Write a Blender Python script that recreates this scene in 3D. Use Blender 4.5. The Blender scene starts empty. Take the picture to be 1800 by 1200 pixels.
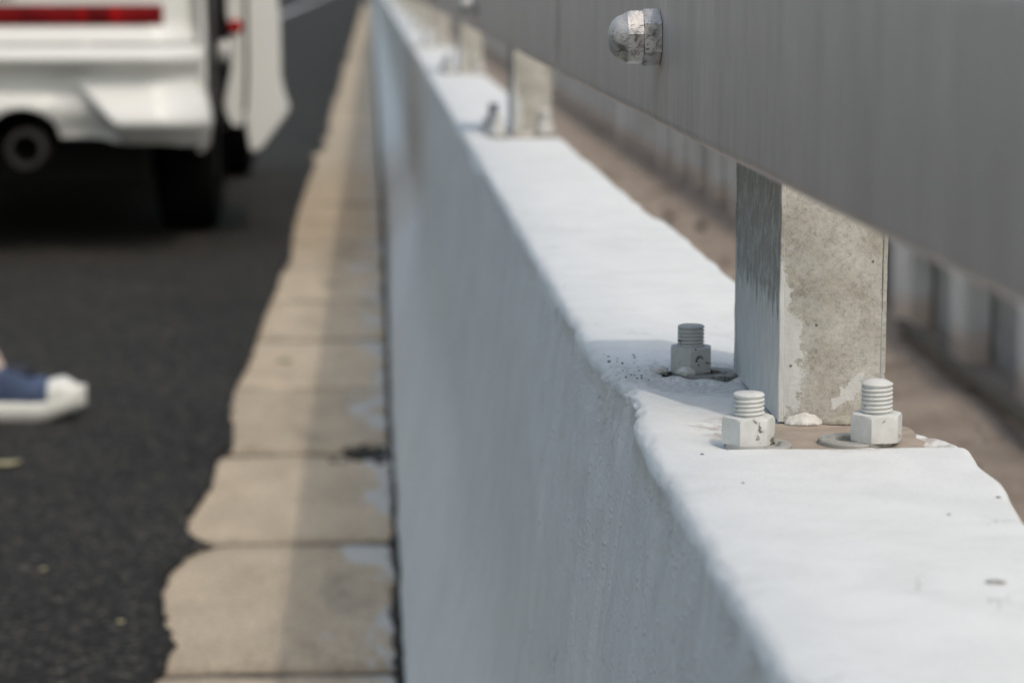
import bpy, bmesh, math, random
from mathutils import Vector, Matrix, noise, Euler
R = math.radians
random.seed(7)
sc = bpy.context.scene
C = sc.collection

# ------------------------------------------------------------------ camera
F_PX, CX, CY, CAM_H = 4440.0, 900.0, 600.0, 0.95
YAW, PITCH = R(3.164), R(8.202)
cam_d = bpy.data.cameras.new('camera')
cam = bpy.data.objects.new('camera', cam_d); C.objects.link(cam)
cam_d.sensor_width = 22.3
cam_d.lens = F_PX / 1800.0 * 22.3
cam_d.clip_start = 0.05; cam_d.clip_end = 6000
cam.location = (0, 0, CAM_H)
cam.rotation_euler = (math.pi/2 - PITCH, 0, -YAW)
cam_d.dof.use_dof = True
cam_d.dof.focus_distance = 1.68
cam_d.dof.aperture_fstop = 4.5
cam_d.dof.aperture_blades = 7
sc.camera = cam
CM = Euler(cam.rotation_euler).to_matrix()

# ------------------------------------------------------------------ world, sun, exposure
SUN = Vector((0.36, -0.57, 1.0)).normalized()          # towards the sun
w = bpy.data.worlds.new('World'); sc.world = w; w.use_nodes = True
nt = w.node_tree; nt.nodes.clear()
sky = nt.nodes.new('ShaderNodeTexSky'); sky.sky_type = 'NISHITA'; sky.sun_disc = False
sky.sun_elevation = math.asin(SUN.z); sky.sun_rotation = math.atan2(SUN.x, SUN.y)
sky.air_density = 2.0; sky.dust_density = 4.2; sky.ozone_density = 1.2
bg = nt.nodes.new('ShaderNodeBackground'); bg.inputs[1].default_value = 0.15
wo = nt.nodes.new('ShaderNodeOutputWorld')
nt.links.new(sky.outputs[0], bg.inputs[0]); nt.links.new(bg.outputs[0], wo.inputs[0])
sl = bpy.data.lights.new('sun', 'SUN'); sl.energy = 1.0; sl.angle = R(0.9); sl.color = (1.0, 0.94, 0.85)
so = bpy.data.objects.new('sun', sl); C.objects.link(so)
so.rotation_euler = SUN.to_track_quat('Z', 'Y').to_euler(); so.location = (3, -4, 8)
sc.view_settings.view_transform = 'Standard'; sc.view_settings.look = 'None'
sc.view_settings.gamma = 1; sc.view_settings.use_curve_mapping = False
sc.view_settings.exposure = -0.08
sc.render.engine = 'CYCLES'
sc.cycles.use_denoising = True
sc.cycles.max_bounces = 8

# ------------------------------------------------------------------ pixel -> world (distance always from a surface)
CAMP = Vector((0, 0, CAM_H))
def ray(px, py):
    return CM @ Vector(((px-CX)/F_PX, (CY-py)/F_PX, -1.0))
def on_z(px, py, z=0.0):
    d = ray(px, py); t = (z-CAM_H)/d.z; return CAMP + d*t
def on_x(px, py, x):
    d = ray(px, py); t = x/d.x; return CAMP + d*t
def on_y(px, py, y):
    d = ray(px, py); t = y/d.y; return CAMP + d*t

# ------------------------------------------------------------------ materials
def N(nt, typ, **kw):
    n = nt.nodes.new(typ)
    for k, v in kw.items():
        if k.startswith('i_'): n.inputs[k[2:].replace('_', ' ')].default_value = v
        elif k.startswith('n_'): n.inputs[int(k[2:])].default_value = v
        else: setattr(n, k, v)
    return n
def L(nt, a, b): nt.links.new(a, b)
def new_mat(name):
    m = bpy.data.materials.new(name); m.use_nodes = True
    nt = m.node_tree; nt.nodes.clear()
    o = nt.nodes.new('ShaderNodeOutputMaterial'); p = nt.nodes.new('ShaderNodeBsdfPrincipled')
    L(nt, p.outputs[0], o.inputs[0]); return m, nt, p
def coords(nt, scale=(1, 1, 1), kind='Object'):
    tc = nt.nodes.new('ShaderNodeTexCoord'); mp = nt.nodes.new('ShaderNodeMapping')
    mp.inputs['Scale'].default_value = scale
    L(nt, tc.outputs[kind], mp.inputs['Vector']); return mp.outputs[0]
def nz(nt, vec, scale, detail=4, rough=0.55):
    n = N(nt, 'ShaderNodeTexNoise'); n.inputs['Scale'].default_value = scale
    n.inputs['Detail'].default_value = detail; n.inputs['Roughness'].default_value = rough
    L(nt, vec, n.inputs['Vector']); return n.outputs[0]
def ramp(nt, fac, stops, interp='LINEAR'):
    r = nt.nodes.new('ShaderNodeValToRGB'); r.color_ramp.interpolation = interp
    e = r.color_ramp.elements
    while len(e) < len(stops): e.new(0.5)
    for el, (pos, col) in zip(e, stops):
        el.position = pos
        el.color = (col, col, col, 1) if not hasattr(col, '__len__') else (*col, 1)
    L(nt, fac, r.inputs[0]); return r.outputs[0]
def mix(nt, fac, a, b, mode='MIX'):
    m = nt.nodes.new('ShaderNodeMix'); m.data_type = 'RGBA'; m.blend_type = mode
    for sock, v in ((m.inputs['Factor'], fac), (m.inputs['A'], a), (m.inputs['B'], b)):
        pass
    ins = [m.inputs[0], m.inputs[6], m.inputs[7]]
    for s, v in zip(ins, (fac, a, b)):
        if isinstance(v, bpy.types.NodeSocket): L(nt, v, s)
        elif hasattr(v, '__len__'): s.default_value = (*v, 1)
        else: s.default_value = v
    return m.outputs[2]
def mth(nt, op, a, b=0.0, clamp=False):
    m = nt.nodes.new('ShaderNodeMath'); m.operation = op; m.use_clamp = clamp
    for s, v in zip(m.inputs, (a, b)):
        if isinstance(v, bpy.types.NodeSocket): L(nt, v, s)
        else: s.default_value = v
    return m.outputs[0]
def bump(nt, p, height, strength=0.4, dist=0.002):
    b = nt.nodes.new('ShaderNodeBump'); b.inputs['Strength'].default_value = strength
    b.inputs['Distance'].default_value = dist
    L(nt, height, b.inputs['Height']); L(nt, b.outputs[0], p.inputs['Normal'])
def setc(nt, sock, v):
    if isinstance(v, bpy.types.NodeSocket): L(nt, v, sock)
    else: sock.default_value = (*v, 1)
def simple(name, col, rough=0.6, metal=0.0, var=0.12, scale=30, coat=0.0, bmp=0.0):
    m, nt, p = new_mat(name)
    v = coords(nt); f = nz(nt, v, scale, 5)
    dark = tuple(c*(1-var) for c in col); light = tuple(min(1, c*(1+var)) for c in col)
    setc(nt, p.inputs['Base Color'], ramp(nt, f, [(0.3, dark), (0.7, light)]))
    p.inputs['Roughness'].default_value = rough; p.inputs['Metallic'].default_value = metal
    if coat: p.inputs['Coat Weight'].default_value = coat; p.inputs['Coat Roughness'].default_value = 0.05
    if bmp: bump(nt, p, f, bmp, 0.002)
    return m

def mat_asphalt():
    m, nt, p = new_mat('asphalt'); v = coords(nt)
    vo = N(nt, 'ShaderNodeTexVoronoi'); vo.inputs['Scale'].default_value = 135; L(nt, v, vo.inputs['Vector'])
    sep = N(nt, 'ShaderNodeSeparateColor'); L(nt, vo.outputs['Color'], sep.inputs[0])
    stone = ramp(nt, sep.outputs[0], [(0.0, (0.007, 0.0066, 0.006)), (0.5, (0.019, 0.0176, 0.0163)), (0.86, (0.040, 0.0365, 0.033)), (1.0, (0.14, 0.127, 0.10))])
    big = ramp(nt, nz(nt, v, 1.6, 5), [(0.3, 0.78), (0.7, 1.2)])
    setc(nt, p.inputs['Base Color'], mix(nt, 1.0, stone, big, 'MULTIPLY'))
    p.inputs['Roughness'].default_value = 0.8; p.inputs['Specular IOR Level'].default_value = 0.25
    hgt = mth(nt, 'ADD', mth(nt, 'MULTIPLY', vo.outputs['Distance'], -1.0), mth(nt, 'MULTIPLY', nz(nt, v, 240, 3), 0.5))
    bump(nt, p, hgt, 0.9, 0.004)
    return m
def mat_stone():
    m, nt, p = new_mat('gutter_stone'); v = coords(nt)
    oi = N(nt, 'ShaderNodeObjectInfo')
    tc = N(nt, 'ShaderNodeNewGeometry')
    pos = tc.outputs['Position']
    mpg = N(nt, 'ShaderNodeMapping'); mpg.inputs['Scale'].default_value = (1, 0.42, 1); L(nt, pos, mpg.inputs[0]); gp = mpg.outputs[0]
    a = ramp(nt, nz(nt, gp, 10, 7, 0.65), [(0.3, (0.46, 0.37, 0.265)), (0.7, (0.63, 0.515, 0.375))])
    sp = ramp(nt, nz(nt, gp, 130, 3), [(0.36, 0.72), (0.5, 1.0), (0.68, 1.12)])
    a = mix(nt, 1.0, a, sp, 'MULTIPLY')
    tone = ramp(nt, oi.outputs['Random'], [(0.0, 0.86), (1.0, 1.08)])
    a = mix(nt, 1.0, a, tone, 'MULTIPLY')
    # whitewash slopped over from painting the barrier
    sx = N(nt, 'ShaderNodeSeparateXYZ'); L(nt, pos, sx.inputs[0])
    near = mth(nt, 'MULTIPLY_ADD', sx.outputs[0], 5.0); nt.nodes[-1].inputs[2].default_value = 0.12
    wob = mth(nt, 'SUBTRACT', nz(nt, gp, 9.0, 5, 0.55), 0.50)
    msk = ramp(nt, mth(nt, 'ADD', near, mth(nt, 'MULTIPLY', wob, 2.6)), [(0.10, 0.0), (0.22, 0.8)])
    a = mix(nt, msk, a, (0.55, 0.555, 0.55))
    # dirt along the joints and blotches
    d = ramp(nt, nz(nt, gp, 5.3, 6), [(0.28, 0.5), (0.40, 0.0)])
    a = mix(nt, d, a, (0.16, 0.13, 0.10))
    # dirt trodden along the cross joints
    oc = N(nt, 'ShaderNodeTexCoord'); so_ = N(nt, 'ShaderNodeSeparateXYZ'); L(nt, oc.outputs['Object'], so_.inputs[0])
    jd = mth(nt, 'MINIMUM', so_.outputs[1], mth(nt, 'SUBTRACT', 0.812, so_.outputs[1]))
    jm = mth(nt, 'SUBTRACT', mth(nt, 'MULTIPLY', nz(nt, gp, 16, 6, 0.7), 0.12), jd)
    a = mix(nt, mth(nt, 'MULTIPLY', mth(nt, 'MULTIPLY', jm, 14.0, True), 0.6), a, (0.15, 0.122, 0.095))
    setc(nt, p.inputs['Base Color'], a); p.inputs['Roughness'].default_value = 0.85
    bump(nt, p, nz(nt, pos, 120, 6, 0.7), 0.5, 0.004)
    return m
def mat_whitewash():
    m, nt, p = new_mat('barrier_paint')
    g = N(nt, 'ShaderNodeNewGeometry'); pos = g.outputs['Position']
    mp = N(nt, 'ShaderNodeMapping'); mp.inputs['Scale'].default_value = (1, 0.35, 1); L(nt, pos, mp.inputs[0])
    big = ramp(nt, nz(nt, mp.outputs[0], 7, 6), [(0.3, (0.745, 0.755, 0.755)), (0.7, (0.80, 0.807, 0.805))])
    # thin see-through streaks, running down the side and across the top
    mp2 = N(nt, 'ShaderNodeMapping'); mp2.inputs['Scale'].default_value = (0.8, 0.7, 0.75); L(nt, pos, mp2.inputs[0])
    st = ramp(nt, nz(nt, mp2.outputs[0], 26, 5), [(0.33, 0.965), (0.5, 1.0), (0.7, 1.01)])
    a = mix(nt, 1.0, big, st, 'MULTIPLY')
    bw = N(nt, 'ShaderNodeMapping'); bw.inputs['Scale'].default_value = (1, 1, 0.5); L(nt, pos, bw.inputs[0])
    sw = N(nt, 'ShaderNodeTexNoise'); sw.inputs['Scale'].default_value = 9; sw.inputs['Detail'].default_value = 6; sw.inputs['Distortion'].default_value = 2.2; L(nt, bw.outputs[0], sw.inputs['Vector'])
    a = mix(nt, 1.0, a, ramp(nt, sw.outputs[0], [(0.35, 0.945), (0.5, 0.99), (0.62, 1.01)]), 'MULTIPLY')
    # greyish stain blotches
    bl = ramp(nt, nz(nt, pos, 15, 5, 0.7), [(0.62, 0.0), (0.75, 0.22)])
    a = mix(nt, bl, a, (0.50, 0.50, 0.49))
    # rusty dirt that has washed out round the first post's foot
    dd = N(nt, 'ShaderNodeVectorMath'); dd.operation = 'DISTANCE'; L(nt, pos, dd.inputs[0]); dd.inputs[1].default_value = (0.30, 1.60, 0.66)
    dm = mth(nt, 'SUBTRACT', mth(nt, 'ADD', 0.055, mth(nt, 'MULTIPLY', nz(nt, pos, 48, 6, 0.7), 0.075)), dd.outputs['Value'])
    a = mix(nt, mth(nt, 'MULTIPLY', mth(nt, 'MULTIPLY', dm, 60.0, True), ramp(nt, nz(nt, pos, 90, 5, 0.7), [(0.42, 0.0), (0.58, 0.75)])), a, (0.36, 0.29, 0.225))
    d2 = N(nt, 'ShaderNodeVectorMath'); d2.operation = 'DISTANCE'; L(nt, pos, d2.inputs[0]); d2.inputs[1].default_value = (0.232, 1.82, 0.66)
    dm2 = mth(nt, 'SUBTRACT', mth(nt, 'ADD', 0.03, mth(nt, 'MULTIPLY', nz(nt, pos, 60, 6, 0.75), 0.10)), d2.outputs['Value'])
    a = mix(nt, mth(nt, 'MULTIPLY', mth(nt, 'MULTIPLY', dm2, 40.0, True), ramp(nt, nz(nt, pos, 190, 5, 0.75), [(0.40, 0.0), (0.60, 0.55)])), a, (0.33, 0.31, 0.29))
    # hairline cracks
    ck = N(nt, 'ShaderNodeTexVoronoi'); ck.feature = 'DISTANCE_TO_EDGE'; ck.inputs['Scale'].default_value = 17
    cw = N(nt, 'ShaderNodeVectorMath'); cw.operation = 'ADD'; L(nt, pos, cw.inputs[0])
    nn = N(nt, 'ShaderNodeTexNoise'); nn.inputs['Scale'].default_value = 30; nn.inputs['Detail'].default_value = 5; L(nt, pos, nn.inputs['Vector'])
    sc3 = N(nt, 'ShaderNodeVectorMath'); sc3.operation = 'SCALE'; L(nt, nn.outputs['Color'], sc3.inputs[0]); sc3.inputs['Scale'].default_value = 0.06
    L(nt, sc3.outputs[0], cw.inputs[1]); L(nt, cw.outputs[0], ck.inputs['Vector'])
    cl = ramp(nt, ck.outputs['Distance'], [(0.004, 0.6), (0.012, 0.0)])
    cm = ramp(nt, nz(nt, pos, 6.5, 3), [(0.55, 0.0), (0.66, 1.0)])
    a = mix(nt, mth(nt, 'MULTIPLY', cl, cm), a, (0.28, 0.27, 0.26))
    # sparse dark specks
    vo = N(nt, 'ShaderNodeTexVoronoi'); vo.inputs['Scale'].default_value = 38; L(nt, pos, vo.inputs['Vector'])
    sep = N(nt, 'ShaderNodeSeparateColor'); L(nt, vo.outputs['Color'], sep.inputs[0])
    pick = mth(nt, 'GREATER_THAN', sep.outputs[0], 0.86)
    size = mth(nt, 'MULTIPLY', sep.outputs[1], 0.075)
    dot = mth(nt, 'LESS_THAN', vo.outputs['Distance'], size)
    a = mix(nt, mth(nt, 'MULTIPLY', mth(nt, 'MULTIPLY', pick, dot), 0.75), a, (0.09, 0.085, 0.10))
    a = mix(nt, 1.0, a, ramp(nt, nz(nt, pos, 330, 4, 0.8), [(0.30, 0.90), (0.46, 1.0), (0.7, 1.015)]), 'MULTIPLY')
    setc(nt, p.inputs['Base Color'], a)
    p.inputs['Roughness'].default_value = 0.55; p.inputs['Specular IOR Level'].default_value = 0.3
    h1 = nz(nt, pos, 46, 7, 0.62)
    h2 = ramp(nt, nz(nt, mp2.outputs[0], 90, 4), [(0.45, 0.0), (0.75, 1.0)])
    vo2 = N(nt, 'ShaderNodeTexVoronoi'); vo2.inputs['Scale'].default_value = 120; L(nt, pos, vo2.inputs['Vector'])
    grit = ramp(nt, vo2.outputs['Distance'], [(0.0, 1.0), (0.28, 0.0)])
    gm = ramp(nt, nz(nt, pos, 14, 3), [(0.40, 0.0), (0.56, 1.0)])
    sz = N(nt, 'ShaderNodeSeparateXYZ'); L(nt, pos, sz.inputs[0])
    up = ramp(nt, sz.outputs[2], [(0.36, 0.0), (0.52, 1.0), (0.645, 1.0), (0.655, 0.25)])
    h3 = mth(nt, 'MULTIPLY', mth(nt, 'MULTIPLY', nz(nt, pos, 150, 5, 0.7), up), 0.8)
    h = mth(nt, 'ADD', mth(nt, 'ADD', h1, h3), mth(nt, 'MULTIPLY', h2, 0.15))
    h = mth(nt, 'ADD', h, mth(nt, 'MULTIPLY', mth(nt, 'MULTIPLY', mth(nt, 'MULTIPLY', grit, gm), up), 1.3))
    snn = N(nt, 'ShaderNodeSeparateXYZ'); L(nt, g.outputs['Normal'], snn.inputs[0])
    top = ramp(nt, snn.outputs[2], [(0.45, 1.0), (0.8, 0.0)])
    fine = mth(nt, 'MULTIPLY', nz(nt, pos, 260, 5, 0.75), 0.62)
    hf = mth(nt, 'ADD', mth(nt, 'MULTIPLY', h, 1.9), fine); ht = mth(nt, 'ADD', mth(nt, 'MULTIPLY', h, 0.22), fine)
    hm = N(nt, 'ShaderNodeMix'); L(nt, top, hm.inputs[0]); L(nt, ht, hm.inputs[2]); L(nt, hf, hm.inputs[3])
    bump(nt, p, hm.outputs[0], 0.36, 0.004)
    return m
def mat_post():
    m, nt, p = new_mat('post_steel'); v = coords(nt)     # object space: x across, y along, z up from the plate
    sx = N(nt, 'ShaderNodeSeparateXYZ'); L(nt, v, sx.inputs[0])
    g = N(nt, 'ShaderNodeNewGeometry'); sn = N(nt, 'ShaderNodeSeparateXYZ'); L(nt, g.outputs['Normal'], sn.inputs[0])
    base = ramp(nt, nz(nt, v, 26, 7, 0.7), [(0.30, (0.29, 0.274, 0.243)), (0.45, (0.40, 0.382, 0.342)), (0.56, (0.475, 0.462, 0.428)), (0.70, (0.575, 0.566, 0.54))])
    sp = ramp(nt, nz(nt, v, 300, 5, 0.8), [(0.32, 0.62), (0.47, 1.0), (0.64, 1.16)])
    base = mix(nt, 1.0, base, sp, 'MULTIPLY')
    mpv = N(nt, 'ShaderNodeMapping'); mpv.inputs['Scale'].default_value = (1, 1, 0.12); L(nt, v, mpv.inputs[0])
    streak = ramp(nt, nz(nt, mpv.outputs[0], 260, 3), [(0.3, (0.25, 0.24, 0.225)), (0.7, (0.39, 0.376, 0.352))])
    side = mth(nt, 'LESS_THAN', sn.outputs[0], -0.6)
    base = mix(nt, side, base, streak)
    # whitish bloom near the left edge of the front face
    bloom = ramp(nt, nz(nt, v, 60, 6, 0.75), [(0.47, 0.0), (0.60, 0.7)])
    edge = mth(nt, 'MULTIPLY_ADD', sx.outputs[0], -26.0, True); nt.nodes[-1].inputs[2].default_value = 0.15
    base = mix(nt, mth(nt, 'MULTIPLY', bloom, edge), base, (0.52, 0.53, 0.53))
    # brushed paint: side face up to about 9 cm, ragged tongues on the front
    br = N(nt, 'ShaderNodeMapping'); br.inputs['Scale'].default_value = (1, 1, 0.25); L(nt, v, br.inputs[0])
    rag = mth(nt, 'SUBTRACT', nz(nt, br.outputs[0], 95, 6, 0.65), 0.5)
    hside = mth(nt, 'SUBTRACT', mth(nt, 'ADD', 0.078, mth(nt, 'MULTIPLY', rag, 0.085)), sx.outputs[2])
    m_side = mth(nt, 'MULTIPLY', mth(nt, 'MULTIPLY', hside, 260.0, True), side)
    rag2 = mth(nt, 'SUBTRACT', nz(nt, v, 55, 7, 0.7), 0.5)
    # front: distance from the left edge (x=-0.035) must be less than a height-dependent width
    zz = mth(nt, 'SUBTRACT', 0.052, mth(nt, 'ABSOLUTE', mth(nt, 'SUBTRACT', sx.outputs[2], 0.043)))
    wid = mth(nt, 'ADD', mth(nt, 'MULTIPLY', zz, 0.34), mth(nt, 'ADD', mth(nt, 'MULTIPLY', rag2, 0.045), 0.0045))
    inside = mth(nt, 'SUBTRACT', wid, mth(nt, 'ADD', sx.outputs[0], 0.035))
    m_front = mth(nt, 'MULTIPLY', inside, 400.0, True)
    m_front = mth(nt, 'MULTIPLY', m_front, mth(nt, 'LESS_THAN', sn.outputs[1], -0.5))
    # a second daub low on the right
    wv_ = mth(nt, 'MULTIPLY', mth(nt, 'SUBTRACT', nz(nt, v, 130, 5, 0.7), 0.5), 0.022)
    dx = mth(nt, 'DIVIDE', mth(nt, 'ADD', wv_, mth(nt, 'SUBTRACT', mth(nt, 'SUBTRACT', sx.outputs[0], mth(nt, 'MULTIPLY', sx.outputs[2], 0.75)), -0.0045)), 0.0062)
    dz = mth(nt, 'DIVIDE', mth(nt, 'SUBTRACT', sx.outputs[2], 0.019), 0.0125)
    rr = mth(nt, 'ADD', mth(nt, 'MULTIPLY', dx, dx), mth(nt, 'MULTIPLY', dz, dz))
    m_d = mth(nt, 'MULTIPLY', mth(nt, 'SUBTRACT', mth(nt, 'ADD', 1.0, mth(nt, 'MULTIPLY', rag2, 2.2)), rr), 6.0, True)
    m_d = mth(nt, 'MULTIPLY', m_d, mth(nt, 'LESS_THAN', sn.outputs[1], -0.5))
    pm = mth(nt, 'ADD', mth(nt, 'ADD', m_side, m_front), m_d, True)
    paint = ramp(nt, nz(nt, br.outputs[0], 150, 4), [(0.3, (0.54, 0.55, 0.55)), (0.7, (0.67, 0.68, 0.68))])
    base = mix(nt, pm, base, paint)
    # pits
    vo = N(nt, 'ShaderNodeTexVoronoi'); vo.inputs['Scale'].default_value = 110; L(nt, v, vo.inputs['Vector'])
    sep = N(nt, 'ShaderNodeSeparateColor'); L(nt, vo.outputs['Color'], sep.inputs[0])
    pit = mth(nt, 'MULTIPLY', mth(nt, 'GREATER_THAN', sep.outputs[0], 0.80), mth(nt, 'LESS_THAN', vo.outputs['Distance'], 0.11))
    base = mix(nt, mth(nt, 'MULTIPLY', pit, 0.75), base, (0.05, 0.045, 0.04))
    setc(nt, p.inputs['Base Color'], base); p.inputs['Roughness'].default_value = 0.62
    p.inputs['Specular IOR Level'].default_value = 0.35
    hh = mth(nt, 'ADD', nz(nt, v, 240, 6, 0.75), mth(nt, 'MULTIPLY', pm, 0.8))
    bump(nt, p, hh, 0.5, 0.0014)
    return m
def mat_rail():
    m, nt, p = new_mat('rail_steel')
    g = N(nt, 'ShaderNodeNewGeometry'); pos = g.outputs['Position']
    mp = N(nt, 'ShaderNodeMapping'); mp.inputs['Scale'].default_value = (1, 1, 0.07); L(nt, pos, mp.inputs[0])
    a = ramp(nt, nz(nt, mp.outputs[0], 190, 7, 0.78), [(0.30, (0.44, 0.382, 0.362)), (0.5, (0.58, 0.508, 0.482)), (0.70, (0.71, 0.632, 0.603))])
    b = ramp(nt, nz(nt, mp.outputs[0], 22, 5), [(0.3, 0.91), (0.7, 1.06)])
    a = mix(nt, 1.0, a, b, 'MULTIPLY')
    sc_ = ramp(nt, nz(nt, mp.outputs[0], 420, 3), [(0.66, 0.0), (0.74, 0.5)])
    a = mix(nt, sc_, a, (0.18, 0.17, 0.165))
    setc(nt, p.inputs['Base Color'], a)
    p.inputs['Roughness'].default_value = 0.5; p.inputs['Metallic'].default_value = 0.15
    bump(nt, p, nz(nt, mp.outputs[0], 260, 5, 0.7), 0.3, 0.001)
    return m
def mat_bolt(name, white, chip, chipcol, scale=110, metal=0.0):
    m, nt, p = new_mat(name); v = coords(nt)
    pa = ramp(nt, nz(nt, v, 160, 5), [(0.3, tuple(c*0.86 for c in white)), (0.7, white)])
    ck = ramp(nt, nz(nt, v, scale, 6, 0.65), [(chip, 0.0), (chip+0.03, 1.0)])
    a = mix(nt, ck, pa, chipcol)
    setc(nt, p.inputs['Base Color'], a); p.inputs['Roughness'].default_value = 0.55; p.inputs['Metallic'].default_value = metal
    h = mth(nt, 'SUBTRACT', mth(nt, 'MULTIPLY', nz(nt, v, 300, 4), 0.6), ck)
    bump(nt, p, h, 0.5, 0.0008)
    return m
def mat_capnut():
    m, nt, p = new_mat('cap_nut_zinc'); v = coords(nt)
    a = ramp(nt, nz(nt, v, 110, 6, 0.6), [(0.34, (0.22, 0.213, 0.207)), (0.45, (0.50, 0.49, 0.48)), (0.7, (0.66, 0.65, 0.64))])
    vo = N(nt, 'ShaderNodeTexVoronoi'); vo.feature = 'DISTANCE_TO_EDGE'; vo.inputs['Scale'].default_value = 60
    wv = mix(nt, 0.12, v, nz(nt, v, 90, 3)); L(nt, wv, vo.inputs['Vector'])
    cr = ramp(nt, vo.outputs['Distance'], [(0.010, 0.8), (0.03, 0.0)])
    a = mix(nt, cr, a, (0.04, 0.038, 0.036))
    setc(nt, p.inputs['Base Color'], a); p.inputs['Metallic'].default_value = 0.35; p.inputs['Roughness'].default_value = 0.42
    bump(nt, p, mth(nt, 'SUBTRACT', nz(nt, v, 260, 5), mth(nt, 'MULTIPLY', cr, 1.0)), 0.5, 0.0008)
    return m
def mat_dirt(name='dirt', c0=(0.27, 0.218, 0.178), c1=(0.46, 0.382, 0.318), scale=5):
    m, nt, p = new_mat(name)
    g = N(nt, 'ShaderNodeNewGeometry'); pos = g.outputs['Position']
    a = ramp(nt, nz(nt, pos, scale, 8, 0.68), [(0.32, c0), (0.68, c1)])
    b = ramp(nt, nz(nt, pos, 60, 5, 0.7), [(0.3, 0.7), (0.7, 1.2)])
    setc(nt, p.inputs['Base Color'], mix(nt, 1.0, a, b, 'MULTIPLY'))
    p.inputs['Roughness'].default_value = 0.95; p.inputs['Specular IOR Level'].default_value = 0.2
    bump(nt, p, nz(nt, pos, 35, 8, 0.7), 0.8, 0.02)
    return m
def mat_concrete():
    m, nt, p = new_mat('wall_concrete')
    g = N(nt, 'ShaderNodeNewGeometry'); pos = g.outputs['Position']
    a = ramp(nt, nz(nt, pos, 8, 7, 0.7), [(0.3, (0.58, 0.572, 0.55)), (0.7, (0.76, 0.75, 0.725))])
    mp = N(nt, 'ShaderNodeMapping'); mp.inputs['Scale'].default_value = (1, 1, 0.15); L(nt, pos, mp.inputs[0])
    a = mix(nt, 1.0, a, ramp(nt, nz(nt, mp.outputs[0], 18, 5), [(0.35, 0.82), (0.6, 1.03)]), 'MULTIPLY')
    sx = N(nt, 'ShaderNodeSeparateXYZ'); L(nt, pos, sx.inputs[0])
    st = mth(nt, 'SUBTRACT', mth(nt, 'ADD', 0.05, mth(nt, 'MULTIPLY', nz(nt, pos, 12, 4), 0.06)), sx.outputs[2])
    a = mix(nt, mth(nt, 'MULTIPLY', st, 25.0, True), a, (0.60, 0.50, 0.42))  # warm tint at the rib feet paints in sunlight on their bases
    setc(nt, p.inputs['Base Color'], a); p.inputs['Roughness'].default_value = 0.9
    bump(nt, p, nz(nt, pos, 90, 6), 0.4, 0.004)
    return m
def mat_canvas():
    m, nt, p = new_mat('blue_canvas'); v = coords(nt)
    wv = N(nt, 'ShaderNodeTexWave'); wv.inputs['Scale'].default_value = 120; L(nt, v, wv.inputs['Vector'])
    a = ramp(nt, nz(nt, v, 35, 5), [(0.3, (0.018, 0.030, 0.070)), (0.7, (0.075, 0.112, 0.20))])
    a = mix(nt, 0.25, a, mix(nt, wv.outputs[1], (0.04, 0.06, 0.12), (0.14, 0.18, 0.28)))
    setc(nt, p.inputs['Base Color'], a); p.inputs['Roughness'].default_value = 0.9
    return m

M = {}
M['asphalt'] = mat_asphalt(); M['stone'] = mat_stone(); M['wash'] = mat_whitewash(); M['post'] = mat_post()
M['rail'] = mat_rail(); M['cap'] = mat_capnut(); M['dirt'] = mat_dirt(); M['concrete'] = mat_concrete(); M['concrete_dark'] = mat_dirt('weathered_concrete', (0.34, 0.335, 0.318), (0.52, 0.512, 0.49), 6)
M['ground'] = mat_dirt('verge_ground', (0.06, 0.065, 0.035), (0.14, 0.13, 0.075), 1.2)
M['bolt_white'] = mat_bolt('bolt_paint', (0.66, 0.665, 0.655), 0.645, (0.20, 0.155, 0.115))
M['bolt_chip'] = mat_bolt('bolt_paint_chipped', (0.66, 0.665, 0.655), 0.60, (0.17, 0.13, 0.095), 90)
M['bolt_grey'] = mat_bolt('bolt_paint_grey', (0.50, 0.505, 0.50), 0.60, (0.055, 0.048, 0.042), 80)
M['washer'] = mat_bolt('washer_steel', (0.36, 0.355, 0.34), 0.60, (0.13, 0.12, 0.11), 120)
M['washer_dark'] = mat_bolt('washer_bare_steel', (0.25, 0.245, 0.235), 0.58, (0.06, 0.055, 0.05), 120)
M['rust'] = simple('rusty_plate', (0.34, 0.285, 0.235), 0.9, 0, 0.16, 60, bmp=0.5)
M['weld'] = simple('weld_paint', (0.62, 0.61, 0.58), 0.7, 0, 0.18, 120, bmp=0.7)
M['weldbare'] = simple('weld_bare', (0.33, 0.31, 0.265), 0.8, 0, 0.25, 150, bmp=0.7)
M['grime'] = simple('black_grime', (0.035, 0.031, 0.027), 0.95, 0, 0.5, 160, bmp=0.8)
M['jointdirt'] = simple('joint_dirt', (0.075, 0.062, 0.048), 0.95, 0, 0.5, 60, bmp=0.8)
M['mortar'] = simple('pale_mortar', (0.60, 0.60, 0.59), 0.9, 0, 0.15, 90, bmp=0.6)
M['line'] = simple('road_paint', (0.55, 0.56, 0.57), 0.7, 0, 0.2, 14)
M['car'] = simple('white_car_paint', (0.72, 0.72, 0.70), 0.45, 0, 0.01, 2, coat=0.25)
M['red'] = simple('red_lens', (0.19, 0.004, 0.006), 0.5, 0, 0.3, 14)
M['red_dark'] = simple('dark_red_lens', (0.14, 0.003, 0.005), 0.5, 0, 0.3, 14)
M['red_bright'] = simple('bright_red_lens', (0.36, 0.005, 0.007), 0.3, 0, 0.2, 14)
M['tyre'] = simple('tyre_rubber', (0.005, 0.005, 0.005), 0.95, 0, 0.2, 40, bmp=0.3)
for k_ in ('red', 'red_dark', 'red_bright', 'tyre'):
    for n_ in M[k_].node_tree.nodes:
        if n_.type == 'BSDF_PRINCIPLED': n_.inputs['Specular IOR Level'].default_value = 0.12
M['black'] = simple('black_plastic', (0.012, 0.012, 0.013), 0.6, 0, 0.2, 40)
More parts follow.
